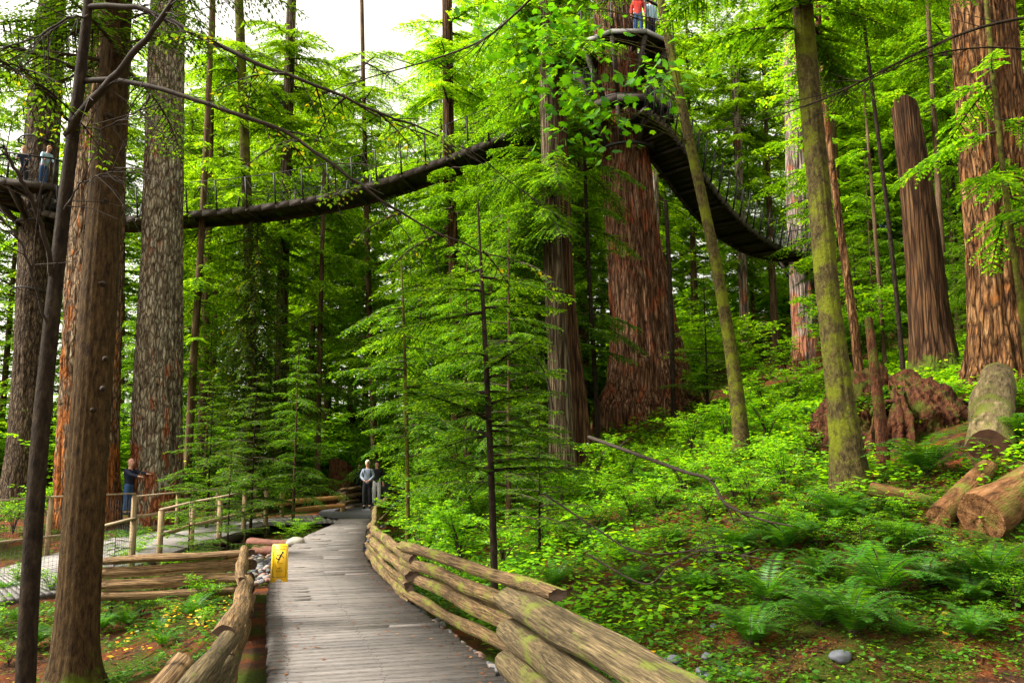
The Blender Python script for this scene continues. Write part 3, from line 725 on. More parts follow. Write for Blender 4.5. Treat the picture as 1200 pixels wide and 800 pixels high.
# thin sprays on those limbs
sp = MB()
for pts, r0, r1 in limbs[1:3]+limbs[3:4]:
    P = smooth_pts([at(*q) for q in pts], 24)
    for k in range(10, len(P), 2):
        spray_branch(sp, rng, np.array(P[k]-bA), rng.rand()*6.28, rng.uniform(.25, .6), rng.uniform(-.4, .2), .4, leaf=.035, lw=.45, lat=.07, step=.05, hang=.4, mwood=1)
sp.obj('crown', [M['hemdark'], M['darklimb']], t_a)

def high_crown(root, base, az_list=None, zr=(5.5, 9), L=(1.6, 3), n=22, leaf=.055, lat=.09, step=.05, mats=None, hang=.35, droop=.3, seed=1, axis=None, elev=0., lw=.34, azr=None):
    rng = np.random.RandomState(seed); mb = MB()
    for i in range(n):
        z = rng.uniform(*zr); az = rng.uniform(*(azr or (0, 6.283)))
        c = axis(z) if axis else Vector((0, 0, z))
        spray_branch(mb, rng, np.array(c), az, rng.uniform(*L), elev+rng.uniform(-.2, .25), droop*rng.uniform(.5, 1.4), leaf, lw, lat, step, hang=hang)
    return mb.obj('crown', mats or [M['hem'], M['twig']], root)
def axis_of(pxs, D, base):
    pts = sorted([(at(q[0], q[1], D)-base) for q in pxs], key=lambda p: p.z)
    zs = [p.z for p in pts]
    return lambda z: Vector((float(np.interp(z, zs, [p.x for p in pts])), float(np.interp(z, zs, [p.y for p in pts])), z))
axB = axis_of([(88, 780), (112, 400), (136, 60), (158, -260)], 8.6, bB)
high_crown(t_b, bB, zr=(6.9, 10), L=(1.2, 2.6), n=34, axis=axB, seed=3, leaf=.05, hang=.5)
axM = axis_of([(1004, 578), (968, 330), (948, 100), (925, -250)], 11.2, bM)
high_crown(t_m, bM, zr=(7.0, 10), L=(1.2, 2.6), n=26, axis=axM, seed=4, leaf=.06, lat=.07, step=.042, lw=.5, mats=[M['hemmid'], M['twig']])
axS = axis_of([(580, 690), (571, 450), (563, 300), (560, 235)], 10.2, bS)
high_crown(t_s, bS, zr=(1.9, 4.9), L=(.7, 1.7), n=28, axis=axS, seed=5, leaf=.05, lat=.07, step=.04, lw=.42, hang=.15, droop=.12, elev=.1, mats=[M['hem'], M['slim']])
for k, (zr, L, n) in {0: ((9, 20), (1.5, 3.2), 46), 1: ((8, 22), (1.5, 4.2), 90), 2: ((6, 20), (1.5, 4.0), 64), 3: ((5, 15), (1, 2.5), 40), 4: ((3, 16), (1, 2.8), 44), 5: ((2, 6), (.8, 1.8), 24),
                      6: ((3, 12), (1, 2.5), 34), 8: ((9.5, 13), (1.2, 2.4), 20), 9: ((9.5, 13), (1, 2.2), 20), 10: ((6, 12), (.6, 1.4), 20), 11: ((6, 12), (.8, 1.8), 24), 12: ((3, 7), (.8, 2.0), 12), 13: ((3, 12), (1.2, 3), 36),
                      15: ((4, 12), (1, 3), 46), 16: ((6, 24), (2, 4), 50), 17: ((10, 24), (2, 4), 46), 18: ((3, 20), (1.5, 3.5), 50), 19: ((3, 12), (1, 3), 40), 20: ((3, 13), (1, 3), 40), 21: ((7, 24), (1.5, 4.5), 76), 22: ((4, 14), (1.2, 3), 44)}.items():
    r_, b_, pxs, D = TH[k]
    far = D > 27
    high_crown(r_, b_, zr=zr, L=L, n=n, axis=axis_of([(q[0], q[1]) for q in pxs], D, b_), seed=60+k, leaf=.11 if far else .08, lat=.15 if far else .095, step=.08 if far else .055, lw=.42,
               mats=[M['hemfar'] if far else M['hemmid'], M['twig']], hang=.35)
for r_, pxs, D, sd in ((t1, [(662, 560), (650, 350), (640, 50), (632, -200)], 21, 91), (t2, [(684, 560), (663, 350), (652, 50), (645, -200)], 22, 92)):
    b_ = Vector(r_.location); high_crown(r_, b_, zr=((6.3, 9.4) if sd == 91 else (11.5, 16)), L=(1.2, 2.8), n=44, axis=axis_of(pxs, D, b_), seed=sd, azr=((1.7, 4.9) if sd == 91 else (2.2, 5.6)), leaf=.065, lat=.09, step=.052, lw=.42, hang=.45, droop=.42, mats=[M['hemmid'], M['twig']])
# big-leaved crown of the leaning mossy maple hanging before the central platform
mp = MB(); rng = np.random.RandomState(9)
axL = axis_of([(868, 500), (840, 310), (800, 130), (772, -10), (750, -160)], 16.5, bL)
clus = [(670, 62), (640, 20), (585, 20), (685, 150), (715, 100), (765, 110), (700, 120), (678, 105), (655, 60), (665, 25), (640, 100), (630, 45), (600, 30), (615, 75), (790, 75), (650, 130),
        (580, 50), (770, 90), (670, 150), (725, 130)]
for (px, py) in clus:
    c = at(px+rng.uniform(-8, 8), py+rng.uniform(-8, 8), 15.6+rng.uniform(-.9, .9))-bL
    src = axL(min(c.z+rng.uniform(-.6, .8), 11.5)); 
    limb(mp, smooth_pts([src, (src+c)/2+Vector((0, 0, .35)), c], 8), .014, .004, m=1, seg=4)
    n = 16 if (680 < px < 785 and 62 < py < 150) else 40
    P = np.array(c)+rng.normal(0, 1, (n, 3))*[.46, .4, .22]
    a = rng.rand(n)*6.28; d = norm(np.stack([np.cos(a), np.sin(a), rng.uniform(-.9, .0, n)], -1)); nn = norm(np.stack([rng.normal(0, .5, n), rng.normal(-.45, .4, n), np.full(n, .8)], -1))
    nn = norm(nn-d*(nn*d).sum(1)[:, None])
    maple_leaves(mp, P, d, nn, rng.uniform(.10, .24, n))
mp.obj('crown', [M['maple'], M['mossy']], t_l)

# ================================================================ UNDERSTOREY AND FOREST
def proto(name, cat, crown, cm, H, r, bm, seed, lean=(0, 0)):
    root = empty(name, (0, 0, 0), 'x', cat)
    simple_trunk(H, r, bm, seed, lean).obj('trunk', bm, root, smooth=True)
    crown.obj('crown', cm, root)
    return root
PR = {}
hm = [M['hem'], M['twig']]; hf = [M['hemfar'], M['twig']]; hmid = [M['hemmid'], M['twig']]; hd = [M['hemdark'], M['twig']]
PR['s1'] = proto('young_hemlock', 'tree', conifer_crown(101, 3.4, .5, 1.3, 34, leaf=.05, lat=.075, step=.045, droop=.15, hang=.15), hm, 3.4, .03, M['slim'], 1)
PR['s2'] = proto('young_hemlock', 'tree', conifer_crown(102, 5.2, .6, 1.8, 44, leaf=.06, lat=.09, step=.05, droop=.18, hang=.18), hm, 5.2, .045, M['slim'], 2)
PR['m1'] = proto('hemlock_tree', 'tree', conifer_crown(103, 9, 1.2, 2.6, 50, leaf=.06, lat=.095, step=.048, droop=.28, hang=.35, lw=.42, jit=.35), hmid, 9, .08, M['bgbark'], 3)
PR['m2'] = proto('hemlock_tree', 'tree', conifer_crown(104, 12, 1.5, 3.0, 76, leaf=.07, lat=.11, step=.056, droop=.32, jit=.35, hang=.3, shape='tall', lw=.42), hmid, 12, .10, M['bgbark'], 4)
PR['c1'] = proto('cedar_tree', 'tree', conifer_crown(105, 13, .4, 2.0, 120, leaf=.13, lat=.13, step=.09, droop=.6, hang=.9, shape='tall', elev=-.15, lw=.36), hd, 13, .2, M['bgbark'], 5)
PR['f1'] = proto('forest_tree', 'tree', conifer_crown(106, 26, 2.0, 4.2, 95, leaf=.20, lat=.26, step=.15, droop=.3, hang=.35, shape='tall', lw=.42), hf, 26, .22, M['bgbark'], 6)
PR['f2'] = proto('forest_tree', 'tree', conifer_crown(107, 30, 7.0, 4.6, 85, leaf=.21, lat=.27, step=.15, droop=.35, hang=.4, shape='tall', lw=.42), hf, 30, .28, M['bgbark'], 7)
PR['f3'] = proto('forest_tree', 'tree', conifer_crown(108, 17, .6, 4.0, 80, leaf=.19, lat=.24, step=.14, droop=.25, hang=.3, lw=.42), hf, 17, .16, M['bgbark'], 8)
PR['b1'] = proto('leafy_shrub', 'shrub', broad_shrub(109, 1.1, 1.5, 10, .085, 260), [M['lime'], M['twig']], .5, .015, M['slim'], 9)
PR['b2'] = proto('leafy_shrub', 'shrub', broad_shrub(110, .7, .8, 8, .06, 220), [M['lime'], M['twig']], .3, .01, M['slim'], 10)
PR['b3'] = proto('bushy_thicket', 'shrub', broad_shrub(111, 2.6, 3.6, 14, .17, 420), [M['lime'], M['twig']], 1.2, .04, M['slim'], 11)
for k in ('b1', 'b2', 'b3'):
    for c in list(PR[k].children): c.name = 'stem' if c.name.startswith('trunk') else 'foliage'
USED = set()
def put(k, px, D, s=1.0, rz=None, label=None, group=None, dz=0, py=560):
    p = base_at(px, D, py); p.z += dz
    rz = random.uniform(0, 6.28) if rz is None else rz
    if k not in USED:
        USED.add(k); r = PR[k]; r.location = p; r.rotation_euler.z = rz; r.scale = (s, s, s)
        r['label'] = label
        if group: r['group'] = group
        return r
    return dup(PR[k], p, rz, s, label, group)
random.seed(21)
G1 = 'young hemlocks of the middle distance'
L1 = 'feathery young hemlock filling the middle distance beyond the log fence'
singles = [
 ('m1', 545, 21.5, .85, 'hemlock with wide level boughs just right of where the boardwalk ends'),
 ('m1', 345, 24.5, .68, 'hemlock left of the far path behind the peeled rails'),
 ('s2', 296, 22.5, .95, 'young hemlock just behind the slanting handrail posts'),
 ('s2', 245, 23.5, .95, 'young hemlock beside the hugged fir on its right'),
 ('m1', 318, 33, 1.0, 'taller hemlock rising behind the peeled rails'),
 ('m1', 596, 17.5, .80, 'hemlock right behind the thin sapling, boughs overlapping it'),
 ('s1', 632, 13.5, .8, 'small hemlock in front of the paired trunks'),
 ('m2', 575, 22, .72, 'taller hemlock standing under the rising end of the left bridge'),
 ('m2', 618, 24, .75, 'tall hemlock just left of the paired trunks'),
 ('c1', 290, 30, .9, 'drooping dark cedar behind the far walkway'),
 ('m1', 240, 32, 1.0, 'hemlock seen just right of the hugged fir'),
 ('m1', 462, 33, 1.0, 'hemlock overhanging the people on the far path'),
 ('s1', 270, 16.2, .75, 'low bright hemlock spilling over the far left rails'),
 ('s1', 225, 17.2, .62, 'low hemlock in front of the hugged fir'),
 ('s2', 832, 25, .9, 'young hemlock behind the leaning mossy maple'),
 ('m1', 150, 36, 1.1, 'hemlock seen between the two big firs at left'),
 ('s1', 140, 13.3, .45, 'tiny hemlock beside the brown foreground trunk'),
]
for k, px, D, s, lab in singles: put(k, px, D, s, label=lab)
# loose groups
for (px, D, k, s) in [(550, 25, 'm1', 1.05), (600, 27, 'm1', 1.05), (490, 29, 'm2', .9), (560, 31, 'm2', 1), 
                      (690, 30, 'm2', .9), (325, 38, 'm1', 1.1), (505, 38, 'm2', 1.1)]:
    put(k, px, D, s, label=L1, group=G1)
G2 = 'young hemlocks on the right slope'; L2 = 'young hemlock among the trunks behind the rotting stump mound'
for (px, D, k, s) in [(1015, 25, 's2', .9), (1035, 28, 'm1', .9), (1135, 26, 'm1', 1.0), (1150, 30, 'm2', 1), (1080, 34, 'm2', 1), (1015, 34, 'm2', .9), (1150, 22, 's2', .7), (1220, 22, 'm1', 1), (1250, 19, 'm1', 1)]:
    put(k, px, D, s, label=L2, group=G2)
G3 = 'background trees'; L3 = 'tall leafy background tree in the bright far forest'
random.seed(31)
bg = []
def fill(pxs, Dr, kinds, sr=(.85, 1.15), tries=1):
    for px in pxs:
        bg.append((random.choice(kinds), px+random.uniform(-18, 18), random.uniform(*Dr), random.uniform(*sr)))
fill(range(-120, 240, 42), (38, 50), ['f1', 'f3'])
fill(range(230, 520, 48), (46, 58), ['f3', 'f3', 'f1'], (.75, 1.0))
fill(range(190, 440, 40), (50, 62), ['f3'], (.8, 1.0))
fill([205, 240, 275, 335], (46, 54), ['f2'], (.9, 1.1))
fill([245, 345, 505], (34, 40), ['f2'], (.7, .8))
fill([370, 400, 425, 450], (50, 58), ['f2'], (.85, 1.0))
fill(range(540, 1330, 42), (46, 56), ['f1', 'f2', 'f1', 'f3'])
fill(range(-160, 1380, 46), (60, 74), ['f3', 'f3', 'f1'], (.75, 1.05))
fill(range(560, 1400, 50), (62, 80), ['f1', 'f2'], (1, 1.3))
fill(range(1010, 1300, 50), (28, 36), ['f2', 'f1'], (.7, .9))
fill([570, 630, 690], (30, 36), ['f2'], (.75, .85))
for k, px, D, s in bg: put(k, px, D, s, label=L3, group=G3)
# tall ones with sky gaps above the left bridge
for i, (px, D, s, lab) in enumerate([(380, 44, .72, 'tree just left of the open patch of white sky'), (545, 40, .75, 'tree just right of the open patch of white sky'), (310, 46, .8, 'tall tree behind the straight bare trunks above the left bridge')]):
    put('f2', px, D, s, label=lab)
G4 = 'bright thickets'; L4 = 'bright green leafy thicket on the forest floor behind the trunks'
random.seed(41)
for (lo, hi, st, Dr, sr) in [(190, 400, 36, (34, 40), (.9, 1.3)), (-100, 1320, 64, (36, 50), (1.0, 1.5)), (560, 1320, 60, (50, 66), (1.4, 1.9)), (-80, 1300, 58, (30, 42), (.8, 1.2)), (-80, 1300, 60, (46, 60), (1.1, 1.5)), (1010, 1260, 60, (24, 30), (.6, .9))]:
    for px in range(lo, hi, st):
        if 385 < px < 470 and Dr[0] < 46: continue
        if 850 < px < 1000 and Dr[0] < 40: continue
        put('b3', px+random.uniform(-20, 20), random.uniform(*Dr), random.uniform(*sr), label=L4, group=G4)
for px, D, s_ in [(380, 46, .9), (400, 50, 1.0), (420, 48, .8), (442, 52, 1.0), (465, 46, .9), (395, 60, 1.4), (440, 64, 1.5), (370, 40, .7)]: put('b3', px, D, s_, label=L4, group=G4)
# shrubs
G5 = 'leafy shrubs of the right slope'; L5 = 'bright leafy shrub on the right hand slope'
random.seed(51)
for (px, py, k, s) in [(700, 500, 'b1', .9), (660, 560, 'b1', .7), (740, 560, 'b2', .9), (700, 590, 'b2', .9), (810, 530, 'b1', .8), (850, 520, 'b1', .8), (900, 500, 'b1', .9), (930, 480, 'b1', 1), (890, 470, 'b1', 1.1),
        (840, 560, 'b2', .9), (900, 560, 'b2', .9), (950, 540, 'b2', .8), (640, 600, 'b2', .9), (600, 590, 'b1', .7), (770, 600, 'b2', .7), (830, 610, 'b2', .7), (880, 600, 'b2', .8), (940, 610, 'b2', .6),
        (1060, 470, 'b2', .7), (1110, 450, 'b2', .5), (1060, 610, 'b2', .45), (1180, 690, 'b2', .35), (1120, 720, 'b2', .3), (1170, 740, 'b2', .3), (980, 600, 'b2', .5), (1190, 470, 'b2', .6),
        (660, 650, 'b2', .6), (720, 660, 'b2', .45), (780, 650, 'b2', .5), (840, 660, 'b2', .4), (560, 620, 'b1', .6), (900, 520, 'b1', .9), (870, 440, 'b1', 1.3), (860, 590, 'b1', .55), (920, 580, 'b1', .55), (800, 580, 'b1', .6), (740, 610, 'b1', .5), (960, 650, 'b1', .4), (1130, 690, 'b1', .35), (900, 640, 'b1', .4), (1060, 660, 'b1', .35), (1190, 720, 'b1', .35), (660, 600, 'b1', .7), (700, 560, 'b1', .8), (640, 640, 'b2', .9), (1010, 650, 'b2', .6), (830, 480, 'b1', .9), (920, 440, 'b1', 1.3), (700, 620, 'b2', .6)]:
    g = ground_at(px, py)
    if g is None: continue
    r = put(k, px, g.y, s, label=L5, group=G5)
    r.location = g
G6 = 'leafy shrubs right of the far path'; L6 = 'bright leafy shrub crowding the right side of the far path'
for (px, D, k, s) in [(490, 19, 'b1', 1.0), (482, 22, 'b1', 1.0), (500, 17, 'b1', .9), (492, 25, 'b1', 1.2), (510, 20, 'b1', .9), (482, 29, 'b1', 1.2), (500, 14, 'b2', 1.2), (540, 16, 'b1', .9), (590, 14, 'b2', 1), (530, 13, 'b2', .8), (500, 36, 'b3', .7), (560, 19, 'b1', 1), (600, 20, 'b1', 1.1)]:
    put(k, px, D, s, label=L6, group=G6)
G7 = 'leafy shrubs of the left hollow'; L7 = 'low leafy shrub in the hollow left of the boardwalk'
for (px, py, k, s) in [(150, 672, 'b1', .55), (210, 682, 'b1', .5), (240, 715, 'b1', .38), (185, 705, 'b1', .45), (125, 700, 'b1', .45), (60, 700, 'b1', .4), (165, 725, 'b2', .6), (180, 690, 'b2', .7), (215, 700, 'b2', .8), (150, 700, 'b2', .6), (130, 720, 'b2', .6), (245, 690, 'b2', .6), (200, 730, 'b2', .45), (20, 690, 'b2', .7), (-10, 740, 'b2', .7), (160, 665, 'b2', .8), (240, 735, 'b2', .35), (10, 780, 'b2', .4), (130, 650, 'b2', .7), (190, 650, 'b2', .9)]:
    g = ground_at(px, py); r = put(k, px, g.y, s, label=L7, group=G7); r.location = g
G8 = 'small shrubs behind the left walkway'; L8 = 'leafy shrub behind the left walkway rails'
for (px, D, k, s) in [(20, 24, 'b1', 1), (60, 26, 'b1', 1.1), (-10, 22, 'b1', 1.2), (140, 31, 'b1', 1.3), (235, 30, 'b1', 1.3), (265, 26, 'b1', 1), (310, 30, 'b1', 1.2), (340, 31, 'b1', 1.0), (362, 33, 'b1', .8), (225, 24, 'b2', 1), (290, 33, 'b3', .7), (352, 21.3, 'b2', .7), (366, 22.2, 'b2', .6), (340, 20.4, 'b2', .7), (190, 34, 'b3', .7), (140, 36, 'b3', .8), (360, 38, 'b3', .8), (400, 42, 'b3', .8)]:
    put(k, px, D, s, label=L8, group=G8)

# each repeat is told apart by what it stands beside
LAND = [(-60, 600, 'left of the dark fir at the edge'), (90, 600, 'between the left edge fir and the huge orange barked fir'), (215, 600, 'just right of the hugged fir'), (290, 590, 'behind the slanting timber handrail'),
        (365, 590, 'left of the far path'), (455, 590, 'just right of the far path'), (520, 610, 'behind the bend of the right fence'), (590, 620, 'round the thin bare sapling'), (668, 560, 'at the foot of the paired trunks'),
        (745, 530, 'in front of the giant red cedar'), (815, 500, 'right of the giant red cedar root'), (868, 500, 'at the foot of the leaning mossy maple'), (925, 450, 'below the distant pale tree'), (1000, 570, 'at the foot of the tall mossy trunk'),
        (1035, 470, 'beside the rotting stump mound'), (1100, 420, 'beside the broken snag'), (1180, 430, 'beside the orange fir at the right'), (1140, 590, 'by the brown fallen logs'), (1060, 680, 'in the middle of the lower right slope'),
        (1160, 740, 'in the bottom right corner'), (900, 720, 'above the small stones'), (760, 660, 'under the level dead branch'), (660, 680, 'behind the nearest fence panel'), (1300, 430, 'beyond the right edge trunks'),
        (130, 700, 'right of the brown foreground trunk'), (225, 710, 'in the hollow beside the tan rails'), (10, 730, 'in the bottom left corner')]
def proj(p):
    v = cam.matrix_world.inverted() @ Vector(p); return 600+FPX*v.x/-v.z, 400-(v.y/-v.z*FPX-SHIFT*1200)
def relabel():
    bpy.context.view_layer.update()
    for o in [o for o in COL.objects if o.parent is None and o.get('group') in REG]:
        far = 55 if o['group'] in ('background trees', 'bright thickets') else 0
        px, py = proj(o.location)
        if o['group'] in ('background trees', 'bright thickets', G1, G2):
            w = min(LAND[:17]+LAND[23:24], key=lambda q: abs(q[0]-px))[2]
            for a_, b_ in (('at the foot of', 'far behind'), ('round ', 'far behind '), ('beside ', 'far behind '), ('below ', 'beyond '), ('in front of', 'far behind'), ('just right of', 'in the distance right of')): w = w.replace(a_, b_)
        else: w = min(LAND, key=lambda q: (q[0]-px)**2+(1.6*(q[1]-py))**2)[2]
        st = REG[o['group']]; o['label'] = st+' '+w; o['group'] = o['group']+' '+w
REG = {'background trees': 'tall leafy tree', 'bright thickets': 'bright green thicket', G1: 'feathery hemlock', G2: 'young hemlock', G5: 'bright leafy shrub', G6: 'leafy shrub', G7: 'low leafy shrub', G8: 'leafy shrub',
       'small ferns of the right slope': 'small fern', 'small ferns of the left hollow': 'small fern'}
# ---------------------------------------------------------------- ferns
fp = []
for i, (n, L) in enumerate([(22, .9), (18, .78), (26, 1.0)]):
    r = empty('sword_fern', (0, 0, 0), 'x', 'fern'); fern_mb(200+i, n, L).obj('fronds', [M['fern'], M['twig']], r); fp.append(r)
fused = set()
def fern(px, py, k, s, label, group=None, D=None):
    p = ground_at(px, py) if D is None else base_at(px, D)
    if p is None: return
    if k not in fused:
        fused.add(k); r = fp[k]; r.location = p; r.scale = (s, s, s); r['label'] = label
    else: r = dup(fp[k], p, random.uniform(0, 6.28), s, label)
    if group: r['group'] = group
for px, py, k, s, lab in [
    (1085, 562, 2, 1.05, 'big sword fern on the slope left of the cut log end'), (1165, 700, 0, 1.0, 'upright fern in front of the brown fallen logs'),
    (1035, 700, 1, 1.25, 'wide fern with arching fronds low on the right slope'), (985, 620, 2, .9, 'fern just below the foot of the tall mossy trunk'),
    (548, 625, 0, 1.15, 'sword fern right behind the log fence left of the sapling'), (520, 640, 1, .9, 'smaller fern against the log fence near the path bend'),
    (1192, 520, 0, .8, 'fern at the right photo edge above the fallen logs'), (308, 625, 1, .75, 'fern growing among the stones by the boardwalk corner'),
    (155, 640, 0, .95, 'fern in front of the near left handrail'), (60, 610, 1, .7, 'fern behind the slender dark trunk'),
    (900, 710, 1, 1.0, 'fern in the dark low part of the right slope'), (1000, 750, 0, .9, 'dark fern above the lone grey stone'),
    (1180, 520, 1, .6, 'fern right of the cut log')]: fern(px, py, k, s, lab)
random.seed(61)
for (px, py) in [(600, 640), (620, 665), (650, 690), (700, 640), (740, 690), (790, 640), (820, 700), (860, 650), (920, 650), (960, 680), (1060, 650), (1090, 690), (1140, 750), (1060, 750), (960, 740), (680, 570), (620, 570), (760, 570), (870, 540),
                 (930, 520), (950, 490), (1050, 500), (1160, 420), (720, 540), (1140, 710), (880, 760), (1110, 470)]:
    fern(px, py, random.randrange(3), random.uniform(.45, .9), 'small fern among the ground cover of the right slope', 'small ferns of the right slope')
for (px, py) in [(110, 680), (140, 705), (260, 690), (185, 745), (225, 725), (40, 760), (120, 740), (205, 660), (170, 680), (120, 690), (175, 715), (215, 690), (240, 705), (20, 730), (0, 700), (190, 760), (150, 735), (230, 672)]:
    fern(px, py, random.randrange(3), random.uniform(.45, .85), 'small fern in the hollow left of the boardwalk', 'small ferns of the left hollow')

# ---------------------------------------------------------------- ground cover, litter (nobody could count them)
def scatter(n, region, seed, dens=None):
    rng = np.random.RandomState(seed); (x0, x1, y0, y1) = region
    u = rng.rand(n); y = y0*(y1/y0)**u; x = x0+(x1-x0)*rng.rand(n)
    z = hgt(x, y); d = np.maximum(x-xr(y), xl(y)-x)
    k = (d > .45)
    if dens: k &= dens(x, y, rng.rand(n))
    return x[k], y[k], z[k]+.0
def cover(seed, n, region, size, hmax, mat, name, label, lw=.6, dens=None, per=4, cat='ground cover'):
    x, y, z = scatter(n, region, seed, dens); rng = np.random.RandomState(seed+1); mb = MB(); n = len(x)
    for q in range(per):
        a = rng.rand(n)*6.283; h = hmax*rng.uniform(.3, 1, n)
        P = np.stack([x+np.cos(a)*size*.5*rng.rand(n), y+np.sin(a)*size*.5*rng.rand(n), z+h], -1)
        d = norm(np.stack([np.cos(a), np.sin(a), rng.uniform(-.25, .45, n)], -1)); nn = norm(np.stack([rng.normal(0, .35, n), rng.normal(0, .35, n), np.ones(n)], -1))
        L = size*rng.uniform(.5, 1.3, n)*(1+y/30); leaves(mb, P, d, nn, L, L*lw*.5)
    o = mb.obj(name, mat); tag(o, label, cat, kind='stuff'); return o
dn = lambda x, y, u: (fbm(x*.8, y*.8, 4.0)+.20*sstep(5, 11, y)+.15*(y > 17)+.40-.26*(1-sstep(6.5, 10, y))*sstep(1, 2.5, x) > u*.75) & ~((np.abs(x-7.3) < 1.4) & (np.abs(y-12.2) < 1.5))
cover(301, 95000, (-2, 24, 5.6, 30), .055, .13, M['cover'], 'ground_cover', 'low leafy ground cover spread over the right slope', dens=dn)
cover(302, 26000, (-2, 24, 8.5, 30), .075, .34, M['lime'], 'leafy_herbs', 'bright leafy herbs growing in patches over the upper slope', dens=lambda x, y, u: (fbm(x*.55, y*.55, 6.0)+.12*sstep(8, 14, y)+.06 > u*.4) & dn(x, y, u*.5))
cover(303, 30000, (-16, -1, 7, 26), .05, .10, M['cover'], 'ground_cover', 'low leafy ground cover in the left hollow', dens=lambda x, y, u: fbm(x*.8, y*.8, 9.0)+.28 > u*.8)
cover(305, 80000, (-2, 22, 4.6, 24), .055, .025, M['hem'], 'moss_tufts', 'tufts of moss and fine grass on the right slope', lw=.16, dens=lambda x, y, u: fbm(x*.7, y*.7, 2.0)+.22 > u*.9, per=3)
cover(311, 90000, (-14, 22, 4.2, 22), .05, .012, M['needle'], 'needle_litter', 'fallen red brown needles covering the forest floor', lw=.09, per=2)
cover(313, 26000, (-14, 0, 5, 22), .05, .025, M['cover'], 'moss_tufts', 'tufts of moss and grass in the left hollow', lw=.2, dens=lambda x, y, u: fbm(x*.9, y*.9, 2.0)+.15 > u*.9, per=2)
mb = MB(); rg_ = np.random.RandomState(17); n_ = 900; yy_ = 3.5+18*rg_.rand(n_)**1.4; xx_ = xl(yy_)+(xr(yy_)-xl(yy_))*(.5+.5*np.sign(rg_.rand(n_)-.5)*rg_.rand(n_)**.4)
a_ = rg_.rand(n_)*6.283; P_ = np.stack([xx_, yy_, zp(yy_)+.007], -1); D_ = np.stack([np.cos(a_), np.sin(a_), .03*np.ones(n_)], -1); L_ = rg_.uniform(.015, .07, n_); leaves(mb, P_, norm(D_), np.tile([0, 0, 1.], (n_, 1)), L_, L_*rg_.choice([.06, .3], n_))
tag(mb.obj('deck_litter', M['needle']), 'bits of needles and leaf lying on the boards', 'litter', kind='stuff')
cover(315, 9000, (.6, 7.5, 4.0, 8.6), .042, .07, M['cover'], 'ground_cover', 'small leaves and seedlings in the bottom right foreground', dens=lambda x, y, u: (fbm(x*1.3, y*1.3, 7.0)+.22 > u*.8) & (x > xr(y)+.7))
cover(317, 30000, (.6, 7.5, 3.8, 8.6), .045, .02, M['hem'], 'moss_tufts', 'fine moss and grass blades in the bottom right foreground', lw=.13, dens=lambda x, y, u: (fbm(x*1.1, y*1.1, 12.0)+.18 > u*.7) & (x > xr(y)+.7), per=3)
cover(319, 30000, (.6, 7.5, 3.8, 8.6), .04, .01, M['needle'], 'needle_litter', 'needle litter in the bottom right foreground', lw=.12, per=2, dens=lambda x, y, u: x > xr(y)+.5)
cover(307, 1100, (-14, 20, 5.2, 24), .06, .03, M['yellow_leaf'], 'fallen_leaves', 'scattered yellow and orange fallen leaves', lw=.8, per=1)
cover(309, 45, (-5.5, -3.8, 10, 12), .045, .30, M['yellow_leaf'], 'yellow_foliage', 'patch of yellowing leaves left of the boardwalk fence', lw=.7, per=3)
# twigs and bark litter
mb = MB(); rng = np.random.RandomState(71); x, y, z = scatter(6500, (-14, 22, 5.0, 24), 72)
for i in range(len(x)):
    a = rng.rand()*6.28; l = rng.uniform(.04, .30)**1.0; dx, dy = math.cos(a)*l/2, math.sin(a)*l/2
    za, zb = gz(x[i]-dx, y[i]-dy), gz(x[i]+dx, y[i]+dy)
    mb.beam((x[i]-dx, y[i]-dy, za+.015), (x[i]+dx, y[i]+dy, zb+.02), .012, .008)
tag(mb.obj('twig_litter', M['rot']), 'reddish twigs and bark bits lying on the forest floor', 'litter', kind='stuff')

# ================================================================ LOG FENCES
def rail_mesh(L, r, seed, kind='split', seg=16, mats=None):
    """log along local X from 0 to L"""
    rng = np.random.RandomState(seed); n = 14; V = []; mb = MB()
    th = np.linspace(0, 2*np.pi, seg, endpoint=False)
    if kind == 'split':      # a wedge or half round with a flat face
        rot = rng.choice([0.15, -.5, 1.2, 2.9, -1.3])+rng.uniform(-.3, .3)
        ta = np.linspace(-.25, np.pi+.25, 10); py = np.concatenate([np.cos(ta), np.linspace(-.9, .9, 8)[1:-1]])*1.15
        pz = np.concatenate([np.sin(ta), -.30-.35*(1-np.abs(np.linspace(-1, 1, 6)))])-.1
        py, pz = py*math.cos(rot)-pz*math.sin(rot), py*math.sin(rot)+pz*math.cos(rot)
    else: py, pz = np.cos(th), np.sin(th)
    o = rng.rand()*50; bow = rng.uniform(-.05, .05)
    xs = np.linspace(0, L, n)
    for i, x in enumerate(xs):
        t = x/L; rr = r*(1+.16*nz(th*0+x*1.5, o)+.12*nz(np.cos(th)*1.6+o, np.sin(th)*1.6, x*1.1)+.05*nz(np.cos(th)*4+o, np.sin(th)*4, x*2.3))
        if kind == 'round': rr = rr*(1.08-.16*t)
        if i in (0, n-1): rr = rr*.93
        V.append(np.stack([np.full(seg, x+(rng.uniform(-.03, .03) if 0 < i < n-1 else 0))+(.025*py if i in (0, n-1) else 0), py*rr+bow*math.sin(math.pi*t)+.03*nz(x*.9, o+3), pz*rr+.02*nz(x*1.1, o+9)], -1))
    V = np.array(V); ii = np.arange(n*seg).reshape(n, seg)
    F = np.stack([ii[:-1], ii[1:], np.roll(ii, -1, 1)[1:], np.roll(ii, -1, 1)[:-1]], -1).reshape(-1, 4)
    mb.add(V.reshape(-1, 3), F, 0)
    for e in (0, n-1):
        c = V[e].mean(0)+np.array([.012 if e == 0 else -.012, 0, 0]); VV = np.concatenate([V[e]*1.0, [c]])
        mb.add(VV, [((k+1) % seg, k, seg) if e else (k, (k+1) % seg, seg) for k in range(seg)], 1)
    return mb
